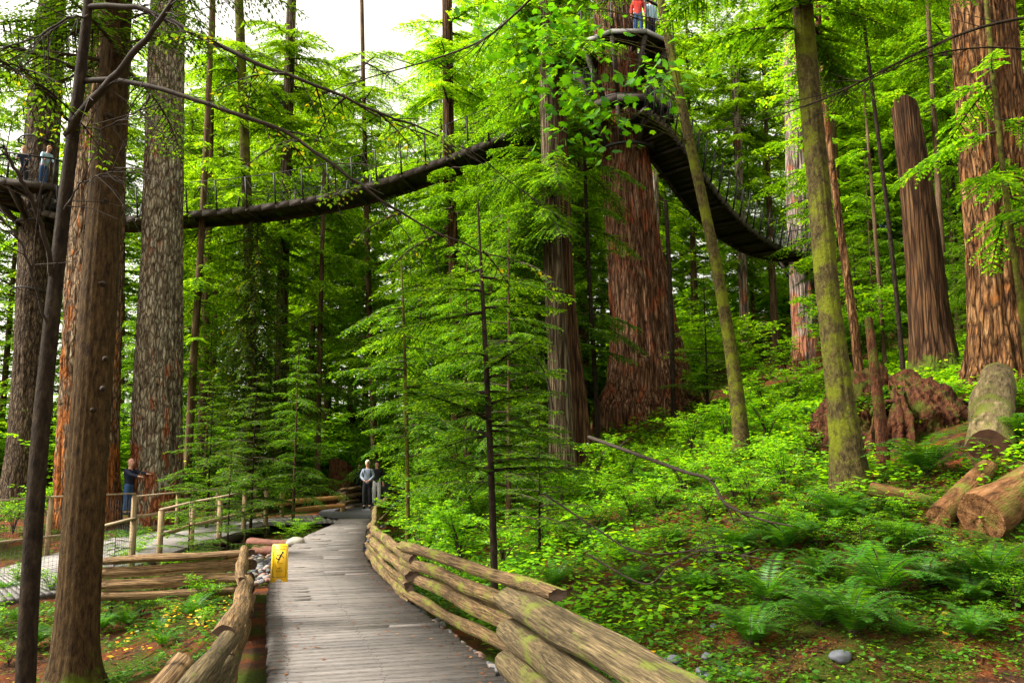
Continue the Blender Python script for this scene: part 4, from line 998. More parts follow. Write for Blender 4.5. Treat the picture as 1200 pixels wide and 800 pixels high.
def rail(parent, a, b, r, seed, mat, kind='split', name='rail', org=None, end=None):
    a, b = Vector(a), Vector(b); L = (b-a).length
    o = rail_mesh(L, r, seed, kind).obj(name, [mat, end or M['endgrain']], parent, smooth=True)
    for p in o.data.polygons:
        if p.material_index == 1 or kind == 'split': p.use_smooth = False
    o.rotation_mode = 'QUATERNION'; o.rotation_quaternion = (b-a).to_track_quat('X', 'Z')
    o.location = a-(org if org is not None else Vector((0, 0, 0)))
    return o
def log_fence(J0, J1, n, r, mat, label, seed, z0=None, odd=0, over=.22, grp=None, jit=.03, top_r=None, kind='split'):
    rnd = random.Random(seed+5); a = Vector((J0[0], J0[1], 0)); b = Vector((J1[0], J1[1], 0)); d = (b-a).normalized()
    za = float(zp(a.y))-.10 if z0 is None else z0[0]; zb = float(zp(b.y))-.10 if z0 is None else z0[1]
    root = empty('log_fence', (a.x, a.y, za), label, 'log fence', grp)
    for k in range(n):
        h = r*.8+k*r*1.95+odd*r*.9; ov1 = over+rnd.uniform(-.08, .12); ov2 = over+rnd.uniform(-.08, .12)
        side = Vector((-d.y, d.x, 0))*rnd.uniform(-jit, jit)
        p = Vector((a.x, a.y, za+h))-d*ov1+side; q = Vector((b.x, b.y, zb+h))+d*ov2+side
        rail(root, p, q, (top_r if top_r and k == n-1 else r)*rnd.uniform(.70, .92), seed*10+k, mat, kind, org=Vector(root.location))
    return root
def flat(px, py, z=0):
    p = at_z(px, py, z); return (p.x, p.y)
J1 = (0.02, 7.05); J2 = (-1.66, 11.4); J3 = (-3.02, 16.6); J4 = (-3.75, 21.3); J5 = (-4.2, 26.5); J0 = (0.98, 3.2)
log_fence(J0, J1, 3, .14, M['rail_grey'], 'nearest panel of thick mossy rails on the right of the boardwalk', 1, odd=0, over=.12)
log_fence((.27, 6.75), (-1.50, 11.1), 4, .105, M['rail'], 'second panel on the right, split rails ending in dark cut ends', 2, odd=1, over=.18)
log_fence((-1.40, 10.75), J3, 4, .10, M['rail'], 'panel of yellowish split rails along the bend of the boardwalk', 3, odd=0, over=.18)
log_fence((-2.9, 16.2), J4, 4, .10, M['rail'], 'panel stacked where the right fence turns away at the bend', 4, odd=0)
log_fence(J4, J5, 4, .09, M['rail'], 'far panel of the right fence half hidden by leaves', 5, odd=1)
# left
K1 = (-2.42, 6.75); K0 = (-1.75, 3.6); K2 = (-3.15, 9.3); K3 = (-4.28, 12.6); K4 = (-6.6, 12.9)
zl = lambda y: -.16
log_fence(K0, K1, 3, .115, M['rail_grey'], 'nearest panel of smooth grey logs on the left of the boardwalk', 6, odd=0, z0=(-.2, -.2), kind='round')
log_fence(K1, K2, 3, .105, M['rail_tan'], 'middle left panel of tan split logs', 7, odd=1, z0=(-.2, -.18))
log_fence(K2, K3, 4, .095, M['rail_tan'], 'left panel running up to the yellow sign', 8, odd=0, z0=(-.2, -.16), over=.16)
log_fence(K3, K4, 4, .10, M['rail_tan'], 'panel of pale weathered rails running left from the fence corner', 9, odd=0, z0=(-.2, -.35), over=.15)
o = rail(None, at(168, 838, 4.9), at(218, 778, 5.4), .115, 91, M['rail_tan'], 'round', name='short_log', end=M['rail_tan'])
tag(o, 'rounded tan log end poking in at the lower edge left of the fence', 'log')

# peeled rails and piles near the far end of the boards
r0 = empty('peeled_rail_fence', base_at(365, 26.5), 'two orange peeled rails behind the dark path surface', 'log fence')
org = Vector(r0.location)
rail(r0, at(322, 590, 26), at(406, 581, 27), .085, 95, M['peeled'], 'round', org=org); rail(r0, at(345, 597, 25.5), at(404, 592, 26.5), .075, 96, M['peeled'], 'round', org=org)
for i, (px, D) in enumerate([(330, 26.2), (402, 27)]):
    a = at(px, 577, D); rail(r0, (a.x, a.y, org.z-.3), a, .09, 97+i, M['post'], 'round', name='post', org=org)
rr = log_fence((at(398, 590, 27.5).x, 27.5, 0), (at(416, 590, 30).x, 30.5, 0), 4, .12, M['rail_tan'], 'dark stack of rails left of the walker on the far path', 10)
log_fence((at(408, 580, 33).x, 33, 0), (at(420, 570, 38).x, 39, 0), 4, .12, M['rail_tan'], 'farthest rails curving behind the walker', 11)
for i, (pp, lab) in enumerate([(((294, 607, 19.5), (345, 611, 19.2)), 'dark red driftwood log lying on the stones by the boards'), (((300, 615, 18.2), (338, 618, 17.8)), 'second driftwood log just below the first')]):
    a, b = at(*pp[0]), at(*pp[1]); g = max(gz(a.x, a.y), gz(b.x, b.y)); a.z = g+.10; b.z = g+.10
    tag(rail(None, a, b, .12, 100+i, M['driftwood'], 'round', name='driftwood_log', end=M['driftwood']), lab, 'log')
st = empty('tree_stump', base_at(400, 34), 'reddish stump of a felled trunk beside the far path', 'stump')
trunk_mb(Vector((0, 0, 0)), [(Vector((0, 0, -.4)), .6), (Vector((0, 0, 1.0)), .5), (Vector((0, 0, 1.9)), .48)], seg=40, rings=30, amp=.08, flare=.3, seed=44, top_break=.3).obj('stump_wood', M['rot'], st, smooth=True)

# ================================================================ LEFT WALKWAY
mb = MB()
def wdeck(mb, quad, n, thick=.05):
    a, b, c, d = [Vector(q) for q in quad]   # a-b near edge, d-c far edge, boards run near to far
    for i in range(n):
        u0, u1 = (i+.04)/n, (i+.96)/n
        P = [a.lerp(b, u0), a.lerp(b, u1), d.lerp(c, u1), d.lerp(c, u0)]
        V = [tuple(p) for p in P]+[(p.x, p.y, p.z-thick) for p in P]
        mb.add(V, [(0, 1, 2, 3), (7, 6, 5, 4), (0, 4, 5, 1), (1, 5, 6, 2), (2, 6, 7, 3), (3, 7, 4, 0)])
A0 = Vector((-11.5, 13.0, -.80)); A1 = Vector((-8.7, 15.4, -.52)); A2 = Vector((-8.05, 19.6, -.02)); A3 = Vector((-7.4, 23.4, .28))
B0 = Vector((-14.0, 18.6, -.75)); B1 = Vector((-12.4, 19.2, -.50)); B2 = Vector((-11.2, 21.8, -.02)); B3 = Vector((-8.9, 25.8, .30))
wdeck(mb, (A0, A1, B1, B0), 30); wdeck(mb, (A1, A2, B2, B1), 34); wdeck(mb, (A2, A3, B3, B2), 34)
wdeck(mb, (A3, Vector((-5.35, 24.0, .33)), Vector((-6.1, 27.2, .42)), B3), 14)
tag(mb.obj('left_walkway_deck', M['plank2']), 'pale board walkway passing under the big firs at left', kind='structure')
def handrail(pts, label, h=1.07, gap=1.5, mesh=False, mid=False, mat='post', post=.10, tw=.14):
    root = empty('handrail', pts[0], label, 'handrail'); org = Vector(pts[0])
    for a, b in zip(pts[:-1], pts[1:]):
        a, b = Vector(a)-org, Vector(b)-org; U = Vector((0, 0, 1))
        n = max(1, round((b-a).length/gap))
        mb = MB(); mb.beam(a+U*h, b+U*h, tw, .04); mb.obj('top_rail', M['railtop'], root)
        if mid: mb = MB(); mb.beam(a+U*h*.45, b+U*h*.45, .04, .09); mb.obj('lower_rail', M[mat], root)
        for i in range(n+(b+org == Vector(pts[-1]))):
            p = a.lerp(b, i/n); mb = MB(); mb.box(p+U*(h/2-.32), (post, post, h+.58), math.atan2(b.y-a.y, b.x-a.x)); mb.obj('post', M[mat], root)
        if mesh:
            mb = MB(); L = (b-a).length; k = int(L/.07)
            for i in range(k): p = a.lerp(b, i/k); mb.beam(p+U*.08, p+U*(h-.03), .004, .004)
            for j in range(14): q = U*(.08+j*(h-.12)/13); mb.beam(a+q, b+q, .004, .004)
            mb.obj('wire_mesh', M['net'], root)
handrail([A0+Vector((-2.5, -.6, -.08)), A0, A1, Vector((-8.35, 17.2, -.30))], 'near handrail with wire mesh left of the brown foreground trunk', mesh=True, gap=1.9)
handrail([Vector((-15.2, 19.0, -.15)), Vector((-12.0, 20.2, .1)), Vector((-10.6, 21.8, .15))], 'far handrail at the left edge in front of the dark fir', mesh=True, gap=2.2)
handrail([Vector((-8.2, 18.2, -.15)), A2, A3], 'slanting handrail with timber posts above the pale walkway', mid=True, gap=1.3)
handrail([Vector((-11.0, 22.6, .05)), Vector((-8.7, 26.2, .35))], 'farther handrail behind the pale walkway', mid=True, gap=1.6)
mb = MB()
for q in (A0, A1, A2, A3): mb.box((q.x, q.y+.2, q.z-.35), (.15, .15, .6))
for a, b in ((A0, A1), (A1, A2), (A2, A3)): mb.beam(a-Vector((0, .0, .14)), b-Vector((0, 0, .14)), .08, .18)
tag(mb.obj('walkway_beams', M['bridgewood']), 'dark beams carrying the left walkway', kind='structure')

# ================================================================ WET FLOOR SIGN
m_, nt_, o_ = new_mat('yellow_plastic'); finish(nt_, o_, (.85, .50, .015), .45, spec=.4); M['yellow'] = m_
m_, nt_, o_ = new_mat('black_print'); finish(nt_, o_, (.015, .015, .015), .6); M['print'] = m_
p = at(327, 680, 12.7); p.z = float(zp(p.y))
sign = empty('floor_sign', p, 'yellow folding slip warning sign standing at the left edge of the boardwalk', 'floor sign', rz=R(15))
def sign_panel():
    mb = MB(); W0, W1, Hh, tk = .135, .125, .60, .012
    arc = [(math.cos(a)*.055, math.sin(a)*.045) for a in np.linspace(0, math.pi, 9)]
    outl = [(W0, 0)]+[(W1, Hh-.02), (W1-.02, Hh), (-W1+.02, Hh), (-W1, Hh-.02), (-W0, 0)]+[(-x, z) for x, z in arc]
    n = len(outl); V = [(x, -tk/2, z) for x, z in outl]+[(x, tk/2, z) for x, z in outl]
    mb.add(V, [tuple(range(n))[::-1], tuple(range(n, 2*n))]+[(i, (i+1) % n, n+(i+1) % n, n+i) for i in range(n)])
    return mb
for s in (-1, 1):
    q = sign_panel().obj('panel', M['yellow'], sign); q.location = (0, s*.11, 0); q.rotation_euler.x = s*R(10)
    if s > 0: q.rotation_euler.z = 0
    pr = MB()
    if s < 0:
        for x0, x1, z0, z1 in ((-.105, .105, .075, .08), (-.105, -.10, .075, .565), (.10, .105, .075, .565), (-.105, .105, .56, .565)):
            pr.box(((x0+x1)/2, -.0085, (z0+z1)/2), (x1-x0, .003, z1-z0))
        P = lambda L_, w_: [pr.beam((a[0], -.0085, a[1]), (b[0], -.0085, b[1]), .003, w_) for a, b in zip(L_[:-1], L_[1:])]
        P([(.030, .445), (.0, .385), (-.018, .345)], .026)             # torso, leaning back
        P([(-.012, .352), (-.045, .365), (-.062, .392)], .014); P([(-.008, .345), (-.03, .322), (-.028, .300)], .014)   # legs
        P([(.018, .425), (-.02, .432), (-.045, .42)], .010); P([(.02, .415), (.05, .395), (.055, .375)], .010)          # arms
        pr.tube([(.040, -.007, .462), (.040, -.010, .462)], .017, 12)
        P([(-.055, .290), (.045, .290)], .004)
        pr.obj('pictogram', M['print'], q)
        for txt, z, sz in (('CAUTION', .505, .038), ('WET', .205, .032), ('FLOOR', .160, .032)):
            cu = bpy.data.curves.new('text', 'FONT'); cu.body = txt; cu.size = sz; cu.align_x = 'CENTER'; cu.extrude = .001
            t = bpy.data.objects.new('tmp', cu); COL.objects.link(t); dg = bpy.context.evaluated_depsgraph_get()
            me = bpy.data.meshes.new_from_object(t.evaluated_get(dg)); bpy.data.objects.remove(t)
            me.materials.clear(); me.materials.append(M['print']); to = child('lettering', me, q); to.location = (0, -.0085, z); to.rotation_euler.x = R(90)

# ================================================================ CANOPY BRIDGES
def canopy_bridge(label, ctrl, wd=1.0, hpost=1.15, n=56, name='suspension_bridge'):
    P = smooth_pts([Vector(c) for c in ctrl], n)
    org = P[0]; root = empty(name, org, label, 'bridge'); P = [p-org for p in P]
    side = []
    for i in range(len(P)):
        t = P[min(i+1, len(P)-1)]-P[max(i-1, 0)]; side.append(Vector((t.y, -t.x, 0)).normalized())
    deck = MB()
    for i in range(len(P)-1):
        a, b = P[i], P[i].lerp(P[i+1], .97); sa, sb = side[i]*wd/2, side[i+1]*wd/2
        V = [a-sa, a+sa, b+sb, b-sb]; V = [tuple(v) for v in V]+[(v.x, v.y, v.z-.06) for v in V]
        deck.add(V, [(0, 1, 2, 3), (7, 6, 5, 4), (0, 4, 5, 1), (1, 5, 6, 2), (2, 6, 7, 3), (3, 7, 4, 0)])
    deck.obj('deck', M['bridgewood'], root)
    for sg in (-1, 1):
        sb_ = MB()
        for i in range(len(P)-1): sb_.beam(P[i]+side[i]*sg*(wd/2+.05)-Vector((0, 0, .05)), P[i+1]+side[i+1]*sg*(wd/2+.05)-Vector((0, 0, .05)), .08, .24)
        sb_.obj('side_beam', M['bridgewood'], root)
        k = 0; tops = []
        acc = 0
        for i in range(0, len(P), 2):
            c = P[i]+side[i]*sg*(wd/2+.1); tp = c+Vector((0, 0, hpost))+side[i]*sg*.22
            MB().beam(c, tp, .05, .05).obj('post', M['black'], root)
        cb = MB()
        for f, rr_ in ((1.0, .016), (.75, .006), (.5, .006), (.25, .006)):
            cb.tube([tuple(P[i]+side[i]*sg*(wd/2+.1)+(Vector((0, 0, hpost))+side[i]*sg*.22)*f) for i in range(len(P))], rr_, 4, cap=False)
        cb.obj('handrail_cable', M['black'], root)
        nt = MB()
        for i in range(len(P)-1):
            for q in (0,):
                u = 0; a = P[i].lerp(P[i+1], u)+side[i]*sg*(wd/2+.1); b = P[i].lerp(P[i+1], 1)+side[i]*sg*(wd/2+.1)+(Vector((0, 0, hpost))+side[i]*sg*.22)
                nt.beam(a, b, .005, .005); a2 = a+(Vector((0, 0, hpost))+side[i]*sg*.22); b2 = b-(Vector((0, 0, hpost))+side[i]*sg*.22)
                nt.beam(a2, b2, .005, .005)
        nt.obj('netting', M['net'], root)
    for i in range(0, len(P), 4): MB().beam(P[i]-side[i]*(wd/2+.15)-Vector((0, 0, .12)), P[i]+side[i]*(wd/2+.15)-Vector((0, 0, .12)), .10, .10).obj('cross_beam', M['bridgewood'], root)
    return root
canopy_bridge('long sagging bridge across the upper left between the left platform and the red cedar',
    [at(46, 250, 31), at(90, 260, 31), at(148, 262, 30.6), at(215, 257, 30.2), at(300, 250, 29.6), at(380, 238, 29), at(450, 221, 28.4), at(520, 197, 27.8), at(580, 174, 27.2), at(640, 148, 26.6), at(700, 128, 26)], wd=1.15)
canopy_bridge('steep dark bridge dropping from the red cedar down to the distant pale tree',
    [at(742, 135, 25.6), at(765, 158, 26), at(795, 196, 27), at(830, 242, 28.6), at(862, 272, 30.8), at(895, 292, 33.6), at(928, 300, 37), at(946, 300, 39)], wd=1.25)
canopy_bridge('faint far bridge continuing right from the distant pale tree',
    [at(950, 298, 41), at(990, 292, 42), at(1060, 292, 43), at(1120, 286, 44), at(1200, 270, 45), at(1290, 250, 46)], wd=1.0)

def platform(label, c, R_, sides, n_rail=True, fh=.26, rot=0, tree_r=.8, brace=1.8, edge='bridgewood'):
    root = empty('tree_platform', c, label, 'platform')
    ring = [Vector((math.cos(rot+k*2*math.pi/sides)*R_, math.sin(rot+k*2*math.pi/sides)*R_, 0)) for k in range(sides)]
    mb = MB(); m = len(ring)
    inner = [v*(tree_r/R_) for v in ring]
    for k in range(m):
        a, b, c2, d = ring[k], ring[(k+1) % m], inner[(k+1) % m], inner[k]
        V = [tuple(v) for v in (a, b, c2, d)]+[(v.x, v.y, -.07) for v in (a, b, c2, d)]
        mb.add(V, [(0, 1, 2, 3), (7, 6, 5, 4), (0, 4, 5, 1), (1, 5, 6, 2), (2, 6, 7, 3), (3, 7, 4, 0)])
    mb.obj('deck', M['bridgewood'], root)
    mb = MB()
    for k in range(m): mb.beam(ring[k]*1.01+Vector((0, 0, -.10)), ring[(k+1) % m]*1.01+Vector((0, 0, -.10)), .06, fh)
    mb.obj('fascia', M[edge], root)
    for k in range(m):
        mb = MB(); mb.beam(ring[k]*.95+Vector((0, 0, -.2)), ring[k].normalized()*(tree_r*.95)+Vector((0, 0, -brace)), .13, .16)
        mb.beam(ring[k]*.98+Vector((0, 0, -.16)), ring[k].normalized()*tree_r*.9+Vector((0, 0, -.16)), .1, .16); mb.obj('brace', M['bridgewood'], root)
        if n_rail: mb = MB(); mb.beam(ring[k], ring[k]+Vector((0, 0, 1.1)), .06, .06); mb.obj('rail_post', M['black'], root)
    mb = MB()
    for k in range(m):
        a, b = ring[k], ring[(k+1) % m]; U = Vector((0, 0, 1))
        mb.beam(a+U*1.1, b+U*1.1, .08, .05)
        for j in range(1, 9): p = a.lerp(b, j/9); mb.beam(p, p+U*1.08, .014, .014)
    if n_rail: mb.obj('railing', M['black'], root)
    mb = MB(); mb.tube([(math.cos(a)*tree_r*1.02, math.sin(a)*tree_r*1.02, -brace) for a in np.linspace(0, 6.283, 25)], .06, 6, cap=False); mb.obj('collar', M['black'], root)
    return root
pL = at(46, 232, 31.6); platform('small platform round the far left fir with two people leaning on its rail', pL, 2.1, 8, tree_r=.75, brace=1.2)
pC = at(728, 68, 26.8); platform('high round platform on the red cedar with people standing on it', pC, 1.95, 10, tree_r=.95, brace=1.9, edge='edgewood', fh=.15)
pC2 = at(733, 138, 26.8); platform('lower dark platform on the red cedar where both bridges meet', pC2, 1.75, 10, tree_r=1.0, brace=1.4, n_rail=False)
pR = at(941, 300, 40.2); platform('end platform round the distant pale tree', pR, 1.35, 8, tree_r=.85, brace=1.0)
# straps round trunks
for (px, py, D, r, lab) in [(45, 168, 31.9, .74, 'dark cable collar round the far left fir above the people'), (40, 343, 32, .86, 'dark cable collar round the far left fir below its platform'),
                            (936, 242, 40, .76, 'black cable band round the distant pale tree above the platform')]:
    c = at(px, py, D); mb = MB(); mb.tube([(math.cos(a)*r, math.sin(a)*r, .05*math.sin(3*a)) for a in np.linspace(0, 6.283, 29)], .035, 6, cap=False)
    tag(mb.obj('cable_collar', M['black'], smooth=True, loc=c), lab, 'cable collar')

# ================================================================ FALLEN LOGS, MOUND, STONES
a = at(1158, 524, 10.6); b = at(1168, 440, 13.6)
o = rail(None, a, b, .30, 120, M['logbark'], 'round', name='fallen_log', end=M['hole']); tag(o, 'cut log with a dark hollow end pointing down the right slope', 'fallen log')
mb = MB(); d = (b-a).normalized()
g1, g2 = ground_at(1100, 622), ground_at(1165, 566)
o = rail(None, g1+Vector((0, 0, .16)), g2+Vector((.05, .2, .18)), .15, 121, M['logbrown'], 'round', name='fallen_log', end=M['logbrown']); tag(o, 'thinner brown log lying left of the thick fallen log at the right edge', 'fallen log')
g1, g2 = ground_at(1150, 632), ground_at(1262, 570)
o = rail(None, g1+Vector((0, 0, .22)), g2+Vector((0, 0, .30)), .25, 122, M['logbrown'], 'round', name='fallen_log', end=M['logbrown']); tag(o, 'thick brown log entering from the right edge of the photo', 'fallen log')
o = rail(None, at(1020, 572, 10.2), at(1100, 592, 9.9), .09, 123, M['rotlog'], 'round', name='fallen_log'); tag(o, 'half rotten small log among the ferns below the stake', 'fallen log')
o = rail(None, at(878, 448, 24), at(905, 440, 24), .12, 124, M['rotlog'], 'round', name='fallen_log'); tag(o, 'short log in the bright clearing under the right bridge', 'fallen log')
# rotting stump mound
c = at(1042, 470, 14.2); c.z = gz(c.x, c.y-.6)-.25
mb = MB(); th = np.linspace(0, 2*np.pi, 260, endpoint=False); ph = np.linspace(-.3, np.pi/2, 110)
TH, PH = np.meshgrid(th, ph); rr_ = 1+.45*fbm(np.cos(TH)*1.5, np.sin(TH)*1.5, PH*1.6)+.22*(1-2*np.abs(nz(np.cos(TH)*5, np.sin(TH)*5, PH*1.5)))+.10*(1-2*np.abs(nz(np.cos(TH)*11, np.sin(TH)*11, PH*1.2)))+.07*nz(np.cos(TH)*34, np.sin(TH)*34, PH*3)+.04*nz(np.cos(TH)*50, np.sin(TH)*50, PH*30)
V = np.stack([np.cos(TH)*np.cos(PH)*1.25*rr_, np.sin(TH)*np.cos(PH)*.9*rr_, np.sin(PH)*1.05*rr_], -1); ii = np.arange(V.shape[0]*260).reshape(-1, 260)
mb.add(V.reshape(-1, 3), np.stack([ii[:-1], np.roll(ii, -1, 1)[:-1], np.roll(ii, -1, 1)[1:], ii[1:]], -1).reshape(-1, 4))
sm_ = tag(mb.obj('stump_mound', M['rot'], smooth=True, loc=c), 'crumbling red brown rotten stump mound below the snag', 'stump')
rg = random.Random(4)
for i in range(22):
    a_ = rg.uniform(2.6, 6.8); e_ = rg.uniform(.0, .9); d_ = Vector((math.cos(a_)*math.cos(e_)*1.25, math.sin(a_)*math.cos(e_)*.9, math.sin(e_)*1.0)); n_ = d_.normalized(); l_ = rg.uniform(.2, .7)
    t_ = Vector((rg.uniform(-.6, .6), rg.uniform(-.6, .2), rg.uniform(-.7, .5)))
    q_ = MB(); q_.tube([tuple(d_*.8), tuple(d_+n_*l_*.25), tuple(d_+n_*l_*.5+t_*l_*.5), tuple(d_+n_*l_*.55+t_*l_)], [.05, .04, .025, .008], 7, jit=.2); q_.obj('root', M['rot'], sm_, smooth=True)
mt = MB(); rgn = np.random.RandomState(6); nn_ = 4200; a_ = rgn.rand(nn_)*6.283; e_ = rgn.uniform(.35, 1.5, nn_); P_ = np.stack([np.cos(a_)*np.cos(e_)*1.3, np.sin(a_)*np.cos(e_)*.95, np.sin(e_)*1.12+.03], -1); k_ = fbm(P_[:, 0]*1.4, P_[:, 1]*1.4, 3.0) > -.10; P_ = P_[k_]
b_ = rgn.rand(len(P_))*6.283; D_ = norm(np.stack([np.cos(b_), np.sin(b_), rgn.uniform(-.2, .6, len(P_))], -1)); leaves(mt, P_, D_, norm(np.array([0, 0, 1.])+rgn.normal(0, .3, (len(P_), 3))), rgn.uniform(.05, .12, len(P_)), rgn.uniform(.015, .035, len(P_)))
mt.obj('growing_leaves', M['cover'], sm_)
# stones
def stone_mesh(seed, r):
    rng = np.random.RandomState(seed); mb = MB(); th = np.linspace(0, 2*np.pi, 20, endpoint=False); ph = np.linspace(-np.pi/2, np.pi/2, 12)
    T, P_ = np.meshgrid(th, ph); q = 1+.25*nz(np.cos(T)*np.cos(P_)*1.3+seed*3.7, np.sin(T)*np.cos(P_)*1.3, np.sin(P_)*1.3+seed)
    V = np.stack([np.cos(T)*np.cos(P_)*q*r*1.15, np.sin(T)*np.cos(P_)*q*r*.9, np.sin(P_)*q*r*.68], -1); ii = np.arange(12*20).reshape(12, 20)
    mb.add(V.reshape(-1, 3), np.stack([ii[:-1], np.roll(ii, -1, 1)[:-1], np.roll(ii, -1, 1)[1:], ii[1:]], -1).reshape(-1, 4)); return mb
for i, (px, py, r, lab) in enumerate([(790, 777, .085, 'smooth grey stone standing right of the nearest fence panel'), (828, 772, .06, 'dark upright stone at the top of the small stone group'), (822, 788, .05, 'small stone at the left of the small stone group'),
        (850, 786, .065, 'rounded grey stone right of the small stone group'), (826, 796, .06, 'flat pale stone at the bottom of the small stone group'), (986, 773, .085, 'lone grey stone among moss at the bottom right of centre'), (836, 735, .05, 'bluish stone half sunk in the ground cover'), (866, 783, .035, 'little stone right of the rounded grey stone')]):
    g = ground_at(px, py, 2.5)
    tag(stone_mesh(i+3, r).obj('stone', M['stone'], smooth=True, loc=g+Vector((0, 0, r*.2))), lab, 'stone').rotation_euler.z = i*1.3
g = at(347, 613, 18.6); g.z = gz(g.x, g.y)+.2
tag(stone_mesh(33, .2).obj('boulder', M['stonew'], smooth=True, loc=g), 'pale boulder at the far left corner of the boards', 'stone')
g = at(343, 622, 17); g.z = gz(g.x, g.y)+.15
# pebble strips
rng = np.random.RandomState(88); mb = MB()
sm = [stone_mesh(50+i, 1.0) for i in range(5)]
for i in range(620):
    y = rng.uniform(5, 24)**1.0
    if rng.rand() < .62: x = float(xr(y))+abs(rng.normal(0.02, .10))+.02; 
    else:
        y = rng.uniform(13.5, 20.5); x = float(xl(y))-abs(rng.normal(0, .35))-.03
    r = rng.uniform(.025, .075); a = rng.rand()*6.28; q = sm[rng.randint(5)]
    V = np.concatenate(q.v)*r; V = np.stack([V[:, 0]*math.cos(a)-V[:, 1]*math.sin(a)+x, V[:, 0]*math.sin(a)+V[:, 1]*math.cos(a)+y, V[:, 2]+float(hgt(x, y))+.05+r*.4+rng.uniform(0, .05)], -1)
    mb.add(V, np.concatenate(q.f))
def pebble_mat():
    m, nt, o = new_mat('pebbles'); g = nt.nodes.new('ShaderNodeNewGeometry')
    r = ramp(nt, [(0, (.05, .05, .06)), (.4, (.14, .145, .16)), (.7, (.24, .21, .18)), (.9, (.20, .10, .07)), (1, (.36, .34, .31))]); nt.links.new(g.outputs['Random Per Island'], r.inputs[0]); finish(nt, o, r.outputs[0], .7); return m
tag(mb.obj('pebbles', pebble_mat(), smooth=True), 'strips of rounded pebbles along the boardwalk edges', 'pebbles', kind='stuff')
# bare dead branches low on the right
def dead_branch(label, pts, r0, r1, seed, mat='darklimb', twigs=10, ln=(.2, .7), flat_=0):
    rnd = random.Random(seed); P = smooth_pts([at(*q) for q in pts], 26); org = P[0]; mb = MB()
    P = [p-org for p in P]; limb(mb, P, r0, r1)
    for j in range(twigs):
        k = rnd.randrange(3, len(P)-1); d = (P[k]-P[k-1]).normalized(); q = (d+Vector((rnd.uniform(-.5, .5), rnd.uniform(-.6, .6), rnd.uniform(-.7, .7)))).normalized(); l = rnd.uniform(*ln)
        limb(mb, [P[k], P[k]+q*l*.5+Vector((0, 0, rnd.uniform(-.05, .05))), P[k]+q*l], r1*1.5, .0015, seg=4)
    o = mb.obj('bare_branch', M[mat], None, smooth=True, loc=org); tag(o, label, 'branch')
dead_branch('dark dead branch arching from the foot of the red cedar down over the slope', [(690, 512, 12), (740, 530, 11), (800, 552, 10), (832, 562, 9.6), (850, 590, 9.3), (890, 608, 9), (928, 616, 8.8)], .03, .010, 1)
dead_branch('thin dark branch lying level across the ground cover', [(640, 580, 10), (700, 620, 9.4), (750, 648, 9), (820, 645, 8.8), (880, 652, 8.6), (935, 662, 8.4)], .014, .005, 2)
dead_branch('forked dark twig rising over the slope beside the level branch', [(690, 650, 8.6), (755, 684, 8.3), (785, 662, 8.2), (830, 640, 8.2)], .012, .004, 3, twigs=5)
dead_branch('long pale bare branch sweeping in at the upper right corner', [(1230, 16, 9), (1150, 32, 9.3), (1080, 60, 9.7), (1010, 95, 10.2), (960, 118, 10.6), (880, 145, 11), (800, 160, 11.4)], .022, .005, 4, 'slim', 26, (.2, .9))
dead_branch('second bare branch just below the long pale one', [(1230, 60, 9.6), (1150, 56, 9.8), (1080, 68, 10.1), (1000, 100, 10.6), (900, 128, 11.2), (850, 150, 11.6)], .014, .004, 5, 'slim', 22, (.2, .8))
dead_branch('dark drooping branch crossing the upper centre', [(640, -20, 8), (600, 20, 8.2), (560, 50, 8.4), (500, 72, 8.6), (430, 92, 8.8), (380, 110, 9)], .016, .005, 6, 'darklimb', 18, (.2, .7))
dead_branch('thin branch hanging down over the middle of the bridge', [(400, 110, 7), (450, 140, 7.2), (520, 165, 7.5), (560, 182, 7.8), (600, 215, 8.1), (650, 250, 8.5)], .010, .003, 7, 'darklimb', 16, (.2, .6))
dead_branch('curved dark branch arching beside the paired trunks', [(648, 480, 14), (640, 440, 13.8), (620, 412, 13.5), (598, 400, 13.3), (570, 405, 13)], .022, .006, 8, 'darklimb', 8, (.3, .8))

